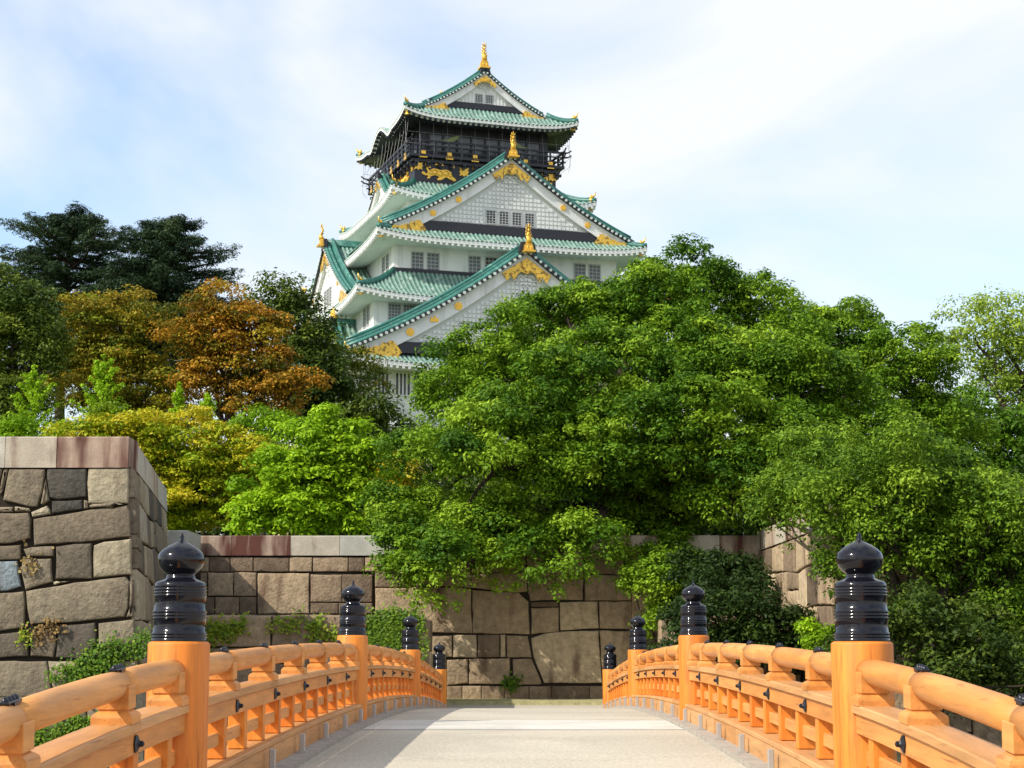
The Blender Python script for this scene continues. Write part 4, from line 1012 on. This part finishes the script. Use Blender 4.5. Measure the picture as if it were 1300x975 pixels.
def broadleaf(name, label, cat, base, lobes, m, seed, size=.2, clump=1.5, spray=.55, n_spray=26, n_leaf=34, flat=.8, dens=1.0, trunk_r=.5, fork=None, group=None,
              tint0=.45, tvar=.25, upper=.75, hang=0.0, airy=0.0, lod_back=.65, limbs=True, jit=0.0, fill=.34, cflat=.85):
    """lobes: (x, y, z, r) in world metres"""
    rs = np.random.RandomState(seed); rnd = random.Random(seed); root = thing(name, label, cat, base, group=group); bx_, by_, bz_ = base
    L_ = np.array(lobes, float); L_[:, :3] -= np.array(base)
    L_[:, 1] += rs.uniform(-jit, jit, len(L_)); L_[:, 3] *= 1 - .05 * (jit > 0)
    CC = []; CR = []; LI = []
    for i, (x, y, z, r) in enumerate(L_):
        n = max(4, int(dens * 3.2 * (r / clump) ** 2 * 1.6)); k = np.arange(n) + .5
        ph = np.arccos(1 - 2 * k / n); th = np.pi * (1 + 5 ** .5) * k + rs.uniform(0, 6)
        d = np.stack([np.cos(th) * np.sin(ph), np.sin(th) * np.sin(ph), np.cos(ph)], 1) + rs.normal(size=(n, 3)) * .16
        q = np.array([x, y, z]) + d * (r * (0.80 + .28 * (rs.random(n) - .5)))[:, None] * np.array([1, 1, .9])
        keep = np.ones(n, bool)
        for j, (a, b_, c, r2) in enumerate(L_):
            if j != i: keep &= np.linalg.norm(q - np.array([a, b_, c]), axis=1) > r2 * .58
        keep &= ~((d[:, 2] < -.5) & (rs.random(n) < .65)); keep &= rs.random(n) > airy
        far = d[:, 1] > .35; keep &= ~(far & (rs.random(n) > lod_back))
        CC.append(q[keep]); CR.append(clump * rs.uniform(.65, 1.2, keep.sum())); LI += [i] * int(keep.sum())
        ni = int(n * fill) if not airy else 0                # loose foliage inside the lobe
        CC.append(np.array([x, y, z]) + unit(rs, ni) * (r * .5 * rs.random(ni) ** .5)[:, None]); CR.append(clump * rs.uniform(.8, 1.2, ni)); LI += [i] * ni
    CC = np.concatenate(CC); CR = np.concatenate(CR); LI = np.array(LI)
    ct = rs.normal(size=len(CC)) * tvar * .6 + tint0
    # sprays over each clump
    idx = np.repeat(np.arange(len(CC)), n_spray); n = len(idx)
    d = unit(rs, n); fl = rs.random(n) < upper; d[:, 2] = np.where(fl, np.abs(d[:, 2]), d[:, 2])
    out = CC[idx] - L_[LI[idx], :3]; out /= np.linalg.norm(out, axis=1, keepdims=True) + 1e-6
    d = d + out * .35; d /= np.linalg.norm(d, axis=1, keepdims=True)
    SP = CC[idx] + d * (CR[idx] * (.55 + .5 * rs.random(n)))[:, None] * np.array([1, 1, cflat]); SP[:, 2] -= hang * rs.random(n) * CR[idx]
    SR = spray * rs.uniform(.55, 1.25, n); st = ct[idx] + rs.normal(size=n) * tvar * .35
    leaf_mesh('crown', *spray_leaves(rs, SP, SR, n_leaf, size, flat, tb=st, upper=upper), m, root)
    mb = MB(); cen = L_[:, :3].mean(0)
    fk = Vector(fork) - Vector(base) if fork else Vector((cen[0] * .3, cen[1] * .3, max(1.5, (L_[:, 2] - L_[:, 3]).min() * .8)))
    pts = limb(mb, (0, 0, -.6), fk, trunk_r * 1.25, trunk_r * .8, rnd, .05, 8, 12)
    if limbs:
        for i, (x, y, z, r) in enumerate(L_):
            p = limb(mb, fk, (x, y, z - r * .2), trunk_r * .55, trunk_r * .2, rnd, .12, 8, 8)
            for c in np.where(LI == i)[0][:: 2]:
                q = CC[c]; k = rnd.randint(4, 8); limb(mb, p[k], q, trunk_r * .16, .02, rnd, .12, 4, 5)
    else:
        for c in range(0, len(CC), 4): limb(mb, fk, CC[c], trunk_r * .3, .03, rnd, .1, 4, 5)
    mb.build('trunk', M['bark'], root, fix=False)
    return root
def lob(Y0, lst):
    r = []
    for q in lst:
        x, y, rp = q[:3]; dy = q[3] if len(q) > 3 else 0; p = at(x, y, Y0 + dy); r.append((p.x, p.y, p.z, rp / ppm(Y0 + dy)))
    return r
def gz(y): return 5.35 + min(6.0, max(0, (y - 72) * 0.05))

# the great camphor tree leaning over the back wall
broadleaf('camphor_tree', 'huge spreading green tree right of centre, hanging over the stone wall behind the bridge', 'tree', (at(860, 700, 72).x, 72, 5.3),
    lob(72, [(892, 374, 54, 1), (972, 408, 56, 1), (822, 402, 54, 0), (768, 418, 44, -1), (1065, 436, 62, 1), (685, 432, 44, -1), (632, 466, 46, -2), (1136, 486, 62, 1), (588, 508, 46, -2), (720, 400, 36, -1), (700, 520, 74, -4), (800, 495, 80, -4),
             (910, 470, 84, -4), (1020, 510, 84, -3), (1185, 550, 56, 0), (548, 585, 46, -4), (630, 590, 74, -5.5), (745, 600, 78, -7), (865, 575, 84, -6.5), (980, 590, 76, -6), (1090, 590, 74, -3), (512, 668, 44, -5.5), (505, 715, 34, -7.2),
             (550, 722, 40, -7.2), (600, 712, 34, -7.2), (640, 675, 50, -7.2), (700, 712, 34, -7.2), (735, 690, 30, -7.2), (930, 640, 40, -7.2), (835, 712, 40, -7.2), (800, 650, 42, -6), (1100, 660, 50, -4), (870, 650, 40, -4)]),
    M['leaf_camphor'], 3, size=.165, clump=1.15, spray=.44, n_spray=32, n_leaf=46, jit=1.7, cflat=.85, upper=.68, fill=.2, trunk_r=.62, fork=(at(850, 640, 70).x, 70, at(850, 640, 70).z), dens=1.25, tint0=.46, tvar=.40)
# low spray of young leaves in front of the wall
broadleaf('young_tree', 'small bright green tree growing against the stone wall beside the far right posts', 'tree', (at(835, 880, 63).x, 63.8, .12),
    lob(63.6, [(830, 748, 32), (862, 735, 30), (852, 790, 26), (815, 740, 18), (880, 775, 26, 1)]), M['leaf_camphor'], 4, size=.15, clump=.7, spray=.35, n_spray=20, n_leaf=26, trunk_r=.09, tint0=.6, tvar=.2)
# right side
broadleaf('maple_tree', 'broad light green tree filling the right edge behind the near right finial', 'tree', (at(1190, 860, 50).x, 50, -.9),
    lob(50, [(1135, 610, 52), (1195, 622, 60), (1245, 665, 58), (1085, 625, 42), (1055, 650, 40), (1010, 632, 40, 3), (1040, 595, 48, 3), (985, 655, 24, 4), (1130, 680, 52), (1195, 715, 62, 1), (1270, 730, 66, 1), (1320, 690, 70, 2), (1075, 715, 22), (1240, 800, 70, 2), (1310, 820, 70, 2)]),
    M['leaf_right'], 5, dens=1.35, size=.125, clump=.85, spray=.36, n_spray=24, n_leaf=40, jit=1.2, cflat=.88, upper=.66, fill=.25, trunk_r=.28, tint0=.42, tvar=.28)
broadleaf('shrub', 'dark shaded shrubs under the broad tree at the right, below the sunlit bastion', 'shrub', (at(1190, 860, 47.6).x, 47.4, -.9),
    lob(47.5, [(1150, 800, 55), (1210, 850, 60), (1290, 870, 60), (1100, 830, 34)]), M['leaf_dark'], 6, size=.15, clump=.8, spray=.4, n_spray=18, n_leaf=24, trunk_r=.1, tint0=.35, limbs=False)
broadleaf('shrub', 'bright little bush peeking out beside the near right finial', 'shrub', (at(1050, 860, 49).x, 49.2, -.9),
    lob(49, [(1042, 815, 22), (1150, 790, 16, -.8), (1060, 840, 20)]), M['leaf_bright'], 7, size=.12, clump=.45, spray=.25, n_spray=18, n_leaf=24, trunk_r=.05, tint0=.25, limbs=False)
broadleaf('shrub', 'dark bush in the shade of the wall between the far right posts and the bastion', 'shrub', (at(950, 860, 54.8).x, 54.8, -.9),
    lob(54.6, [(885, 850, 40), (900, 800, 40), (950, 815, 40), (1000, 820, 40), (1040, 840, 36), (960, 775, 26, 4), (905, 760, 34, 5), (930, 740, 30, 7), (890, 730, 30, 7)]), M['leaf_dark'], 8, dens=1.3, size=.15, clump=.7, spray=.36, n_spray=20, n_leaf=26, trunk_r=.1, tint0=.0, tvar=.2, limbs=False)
broadleaf('broadleaf_tree', 'airy pale green tree with thin bare branches at the far right against the sky', 'tree', (at(1310, 600, 95).x, 95, gz(95)),
    lob(95, [(1238, 428, 32), (1275, 420, 32), (1318, 432, 40), (1242, 462, 26), (1285, 470, 34), (1330, 485, 40), (1265, 500, 22), (1300, 520, 22)]), M['leaf_pale'], 9, size=.2, clump=1.3, spray=.6, n_spray=22, n_leaf=22, trunk_r=.35, airy=.02, dens=1.4, tint0=.55)
broadleaf('broadleaf_tree', 'dense shaded green tree behind the right shoulder of the huge spreading tree', 'tree', (at(1260, 680, 84).x, 84, gz(84)),
    lob(84, [(1215, 540, 42), (1265, 580, 48), (1310, 610, 56), (1180, 600, 50), (1240, 640, 50), (1320, 560, 36)]), M['leaf_camphor'], 10, dens=1.4, size=.22, clump=1.4, spray=.6, n_spray=20, n_leaf=26, trunk_r=.35, tint0=.3)
# left side, from near to far
broadleaf('maple_tree', 'golden yellow green maple just behind the big stone bastion', 'tree', (at(235, 700, 78).x, 78, gz(78)),
    lob(76, [(150, 560, 38), (215, 562, 42), (275, 582, 44), (318, 600, 34), (190, 615, 50), (255, 625, 52), (310, 640, 36, 1), (105, 565, 30), (225, 655, 40, 1)]), M['leaf_yellow'], 11, size=.17, clump=1.05, spray=.5, n_spray=22, n_leaf=30, flat=.5, trunk_r=.24, tint0=.5, tvar=.35, cflat=.7, dens=1.5)
broadleaf('young_tree', 'vivid lime green young tree behind the back wall, left of the huge spreading tree', 'tree', (at(405, 700, 72).x, 72, gz(72)),
    lob(72, [(408, 548, 20), (395, 575, 28), (440, 582, 28), (365, 605, 30), (415, 615, 40), (462, 610, 26), (335, 640, 28), (385, 650, 38), (440, 652, 34), (475, 575, 14), (318, 665, 18), (350, 668, 26)]),
    M['leaf_bright'], 12, dens=1.5, size=.20, clump=.75, spray=.42, n_spray=20, n_leaf=24, trunk_r=.14, tint0=.45, tvar=.3, airy=.12)
broadleaf('maple_tree', 'small orange gold maple peeking out between the lime green tree and the huge tree', 'tree', (at(492, 690, 80).x, 80, gz(80)),
    lob(80, [(492, 600, 22), (488, 635, 22), (505, 620, 20)]), M['leaf_yellow'], 13, size=.2, clump=.9, spray=.45, n_spray=20, n_leaf=24, trunk_r=.12, tint0=.85, tvar=.15)
broadleaf('broadleaf_tree', 'fresh green bushy tree between the golden maple and the castle trees', 'tree', (at(338, 650, 84).x, 84, gz(84)),
    lob(84, [(325, 548, 22), (350, 560, 24), (335, 585, 26)]), M['leaf_bright'], 14, size=.2, clump=.9, spray=.45, n_spray=20, n_leaf=24, trunk_r=.15, tint0=.15, tvar=.15)
broadleaf('maple_tree', 'olive bronze maple below the dark cedars at the left', 'tree', (at(150, 640, 92).x, 92, gz(92)),
    lob(92, [(110, 412, 31), (152, 408, 32), (188, 432, 30), (84, 450, 32), (138, 462, 42), (190, 490, 36), (105, 505, 42), (165, 530, 42), (225, 535, 32)]), M['leaf_brown'], 15, size=.19, clump=1.25, spray=.6, n_spray=22, n_leaf=28, flat=.5, trunk_r=.3, tint0=.62, tvar=.45, cflat=.7, dens=1.5)
broadleaf('maple_tree', 'rusty orange maple standing between the bronze maple and the castle', 'tree', (at(310, 620, 90).x, 90, gz(90)),
    lob(90, [(262, 410, 28), (302, 405, 28), (332, 430, 28), (245, 440, 30), (295, 455, 38), (348, 470, 32), (265, 492, 36), (325, 508, 38), (372, 492, 20, -1)]), M['leaf_orange'], 16, size=.19, clump=1.2, spray=.58, n_spray=22, n_leaf=28, flat=.5, trunk_r=.3, tint0=.45, tvar=.45, cflat=.7, dens=1.5)
broadleaf('broadleaf_tree', 'dark green tree standing in front of the left corner of the castle', 'tree', (at(410, 620, 100).x, 100, gz(100)),
    lob(100, [(340, 398, 24), (365, 402, 26), (388, 418, 28), (398, 447, 30), (380, 470, 36), (410, 506, 36), (400, 545, 40), (455, 545, 36), (440, 580, 34), (490, 565, 24), (460, 590, 30)]), M['leaf_dark'], 17, dens=1.6, size=.24, clump=1.4, spray=.65, n_spray=20, n_leaf=28, trunk_r=.35, tint0=.45, tvar=.3)
broadleaf('broadleaf_tree', 'brown tinged thin tree right in front of the lowest castle roof at its left end', 'tree', (at(455, 620, 104).x, 104, gz(104)),
    lob(104, [(430, 458, 14), (458, 472, 12), (440, 486, 18), (455, 500, 20), (460, 520, 22)]), M['leaf_brown'], 18, size=.24, clump=1.1, spray=.6, n_spray=14, n_leaf=20, trunk_r=.2, tint0=.1, tvar=.3, airy=.2)
broadleaf('broadleaf_tree', 'tall green tree with small silvery highlights at the left edge', 'tree', (at(10, 640, 86).x, 86, gz(86)),
    lob(86, [(5, 385, 34), (38, 400, 28), (-30, 420, 40), (20, 435, 44), (55, 460, 20), (10, 490, 46), (45, 520, 30), (-10, 540, 40)]), M['leaf_dark'], 19, dens=1.4, size=.2, clump=1.2, spray=.55, n_spray=20, n_leaf=34, trunk_r=.35, tint0=.6, tvar=.35)

def cedar(label, px, ptop, Y, half, seed):
    rs = np.random.RandomState(seed); rnd = random.Random(seed); k = ppm(Y); base = at(px, 600, Y); base = (base.x, Y, gz(Y)); top = at(px, ptop, Y).z - base[2]
    root = thing('cedar_tree', label, 'tree', base); mb = MB(); limb(mb, (0, 0, -.5), (0, 0, top), .5, .05, rnd, .01, 10, 10)
    SP = []; SR = []; st = []
    n = 95; hw = half / k
    for i in range(n):
        f = (i + rnd.random()) / n; z = top * (.50 + .48 * f); L_ = hw * (1.0 - f ** 5 * .72) * rnd.uniform(.65, 1.12); a = i * 2.4 + rnd.uniform(-.4, .4)
        e = Vector((math.cos(a) * L_, math.sin(a) * L_, z + L_ * rnd.uniform(.02, .30)))
        pts = limb(mb, (0, 0, z), e, .13, .02, rnd, .05, 8, 5); tb = rnd.gauss(.4, .2)
        for q in range(2, 9):
            p = pts[q]; wd = .35 + L_ * .16 * math.sin(math.pi * min(1, q / 9 + .12))
            m_ = int(5 + wd * 5)
            for _ in range(m_):
                s = rnd.uniform(-1, 1) * wd; dirp = Vector((-math.sin(a), math.cos(a), 0)); al = Vector((math.cos(a), math.sin(a), 0)) * rnd.uniform(-.4, .4)
                SP.append(tuple(p + dirp * s + al + Vector((0, 0, rnd.uniform(-.22, .26) - abs(s) * .10)))); SR.append(rnd.uniform(.22, .5)); st.append(tb + rnd.gauss(0, .12))
    leaf_mesh('crown', *spray_leaves(rs, np.array(SP), np.array(SR), 26, .22, .5, .26, tb=np.array(st), up=.7, upper=.6), M['needle'], root)
    mb.build('trunk', M['bark'], root, fix=False)
cedar('dark spreading cedar at the far left, flat layered branches against the sky', 78, 270, 112, 122, 31)
cedar('dark layered cedar nearer the castle, its long branches reaching to the right', 205, 278, 108, 108, 32)

def spire(label, px, py0, py1, Y, seed, spread=20, n=16):
    """young conifer-like sapling with ascending plumes of fine bright leaves"""
    rs = np.random.RandomState(seed); rnd = random.Random(seed); k = ppm(Y); z0 = gz(Y); b0 = at(px, py0, Y); base = (b0.x, Y, z0); zt_ = at(px, py1, Y).z - z0; zb_ = b0.z - z0
    root = thing('sapling', label, 'tree', base, group=None); mb = MB(); limb(mb, (0, 0, -.3), (0, 0, zt_), .09, .01, rnd, .01, 6, 6)
    SP = []; SR = []
    for i in range(n):
        f = i / n; z = zb_ + (zt_ - zb_) * f * .9; a = i * 2.4; L_ = spread / k * (1 - f * .75) * rnd.uniform(.7, 1.2)
        e = Vector((math.cos(a) * L_, math.sin(a) * L_, z + L_ * rnd.uniform(.7, 1.1))); p = limb(mb, (0, 0, z), e, .03, .006, rnd, .06, 6, 4)
        for q in p[1:]:
            SP.append(tuple(q)); SR.append(.16)
    for f in np.linspace(0, 1, 12): SP.append((0, 0, zb_ + (zt_ - zb_) * f)); SR.append(.15)
    leaf_mesh('crown', *spray_leaves(rs, np.array(SP), np.array(SR), 20, .17, 1.0, .45, tb=np.full(len(SP), .5), upper=.5), M['leaf_bright'], root)
    mb.build('trunk', M['bark'], root, fix=False)
spire('bright green feathery sapling leftmost, above the bastion', 40, 570, 466, 82, 41, 40, 24)
spire('tallest bright green feathery sapling in front of the bronze maple', 128, 560, 452, 82, 42, 38, 26)
spire('slim bright green sapling rising over the golden maple', 226, 545, 488, 82, 43, 12, 12)
spire('short bright green sapling rising over the golden maple, in front of the orange maple', 262, 545, 502, 82, 44, 18, 12)
broadleaf('shrub', 'sunlit green shrub above the left end of the bastion', 'shrub', (at(30, 600, 80).x, 80, gz(80)),
    lob(80, [(15, 560, 26), (60, 562, 24), (110, 560, 24), (-20, 560, 26)]), M['leaf_bright'], 45, size=.2, clump=.8, spray=.4, n_spray=18, n_leaf=22, trunk_r=.08, tint0=.2, limbs=False)
# far wood closing the gaps between the castle trees
def wood():
    rs = np.random.RandomState(77); C = []
    for i in range(420):
        x = rs.uniform(-90, 110); y = rs.uniform(125, 133) if x < -8 else rs.uniform(100, 112); h = rs.uniform(1, 6.2)
        if x > 45: h = rs.uniform(1, 5.5)
        C.append((x, y, gz(y) + h))
    for i in range(170):
        x = rs.uniform(-3, 40); y = rs.uniform(78, 84); C.append((x, y, gz(y) + rs.uniform(.2, 3.2)))
    for i in range(120):
        x = rs.uniform(-32, -3); y = rs.uniform(86, 89); C.append((x, y, gz(y) + rs.uniform(.2, 4.0)))
    C = np.array(C); leaf_mesh_o = leaf_mesh('woodland', *spray_leaves(rs, C, rs.uniform(1.3, 2.6, len(C)), 230, .36, .8, tb=rs.uniform(.1, .5, len(C))), M['leaf_dark'])
    tag(leaf_mesh_o, 'dark band of undergrowth beneath and behind the castle trees', 'woodland', kind='stuff')
wood()

# ivy, ferns and dry grass on the walls
def patch(name, label, cat, Y, poly_px, n, m, seed, size=.09, out=.2, group=None, thick=.10, blobs=None, tb=.5):
    """leaves scattered over an outline on a wall plane"""
    rs = np.random.RandomState(seed); P = [at(x, y, Y) for x, y in poly_px]; xs = [p.x for p in P]; zs = [p.z for p in P]
    def inside(x, z):
        c = False; j = len(P) - 1
        for i in range(len(P)):
            if (zs[i] > z) != (zs[j] > z) and x < (xs[j] - xs[i]) * (z - zs[i]) / (zs[j] - zs[i]) + xs[i]: c = not c
            j = i
        return c
    seeds = []
    while len(seeds) < max(3, n // 22):
        x = rs.uniform(min(xs), max(xs)); z = rs.uniform(min(zs), max(zs))
        if inside(x, z): seeds.append((x, z))
    seeds = np.array(seeds); k = rs.randint(0, len(seeds), n); q = seeds[k] + rs.normal(size=(n, 2)) * .14
    cx_, cz_ = q[:, 0].mean(), q[:, 1].min()
    pos = np.stack([q[:, 0] - cx_, -out - rs.random(n) * thick, q[:, 1] - cz_], 1)
    Nn = np.tile(np.array([[0, -.8, .55]]), (n, 1)) + rs.normal(size=(n, 3)) * .35; Nn /= np.linalg.norm(Nn, axis=1, keepdims=True)
    T = rs.normal(size=(n, 3)) + np.array([0, 0, -1]); T -= Nn * np.sum(T * Nn, axis=1, keepdims=True); T /= np.linalg.norm(T, axis=1, keepdims=True)
    Ls = size * rs.uniform(.7, 1.4, n)
    o = leaf_mesh(name, pos, Nn, T, Ls, Ls * .8, rs.normal(tb, .22, n), m); o.location = (cx_, Y, cz_); tag(o, label, cat, group); return o
patch('creeping_fern', 'green creeping ferns trailing diagonally across the foot of the big bastion', 'creeper', 47.5, [(192, 808), (192, 826), (150, 838), (120, 862), (65, 864), (72, 850), (100, 842), (125, 820), (150, 815)], 1900, M['ivy'], 51, .085, .14, thick=.22, tb=.35)
patch('creeping_fern', 'patch of green fern low on the bastion, seen through the left railing', 'creeper', 47.5, [(72, 935), (80, 915), (130, 915), (132, 935), (90, 945)], 900, M['ivy'], 52, .085, .14, thick=.2, tb=.45)
patch('creeping_fern', 'bit of green fern at the bottom left corner behind the left handrail', 'creeper', 47.5, [(-20, 950), (-10, 960), (60, 925), (100, 930), (60, 950), (0, 975), (-40, 980)], 900, M['ivy'], 53, .085, .14, thick=.2, tb=.5)
patch('dry_grass_tuft', 'reddish dry grass in a joint of the bastion above the ferns', 'grass tuft', 47.5, [(38, 812), (50, 795), (82, 795), (84, 806), (60, 808)], 170, M['straw'], 54, .09, .13, tb=.4)
patch('dry_grass_tuft', 'pale dry grass hanging beneath the grey stone high on the bastion', 'grass tuft', 47.5, [(30, 708), (44, 700), (48, 722), (36, 724)], 45, M['straw'], 55, .10, .13, tb=.9)
patch('weed', 'small fresh green weed between two bastion stones', 'plant', 47.5, [(32, 806), (38, 804), (38, 812), (32, 812)], 70, M['ivy'], 56, .08, .14, tb=.9)
patch('ivy', 'sparse yellow green ivy on the low wall beside the near left finial', 'ivy', 56.0, [(264, 790), (290, 785), (315, 787), (320, 795), (305, 800), (300, 808), (285, 815), (265, 818)], 520, M['ivy'], 57, .10, .11, tb=.8)
patch('ivy', 'loose ivy leaves scattered along the middle of the low wall', 'ivy', 56.0, [(333, 784), (385, 782), (388, 800), (360, 798), (342, 797)], 130, M['ivy'], 58, .11, .11, tb=.85)
patch('ivy', 'ivy patch on the low wall just left of the second left finial', 'ivy', 56.0, [(392, 786), (432, 790), (432, 812), (400, 815), (395, 800)], 260, M['ivy'], 59, .11, .11, tb=.75)
patch('ivy', 'dense green ivy mat covering the end of the low wall beside the far left posts', 'ivy', 56.0, [(464, 781), (531, 779), (531, 850), (500, 850), (464, 830)], 6500, M['ivy'], 60, .10, .10, thick=.16, tb=.45)
patch('weed', 'small green weed growing from a joint in the back wall beyond the bridge', 'plant', 66.0, [(641, 862), (655, 858), (654, 874), (644, 874)], 120, M['ivy'], 61, .11, .10, tb=.3)
patch('creeping_fern', 'dark fern beside the foot of the near left post on the low wall', 'creeper', 56.0, [(186, 796), (194, 796), (196, 830), (184, 830)], 120, M['ivy'], 62, .1, .11, tb=.5)

# trees on the near bank behind the viewer: the same meshes again (they show in the black lacquer)
src = [o for o in COL.objects if o.name.startswith('broadleaf_tree') and o.type == 'EMPTY'][:3]
for k, (x, y) in enumerate([(-34, -30), (-20, -42), (-6, -46), (8, -44), (22, -40), (36, -28), (-46, -14)]):
    c = dup(src[k % 3], loc=(x, y, -.1)); c.rotation_euler = (0, 0, k * 1.3 + 2)
    tag(c, 'tree on the near bank behind the viewer, reflected in the black finials', 'tree', 'trees on the near bank behind the viewer')
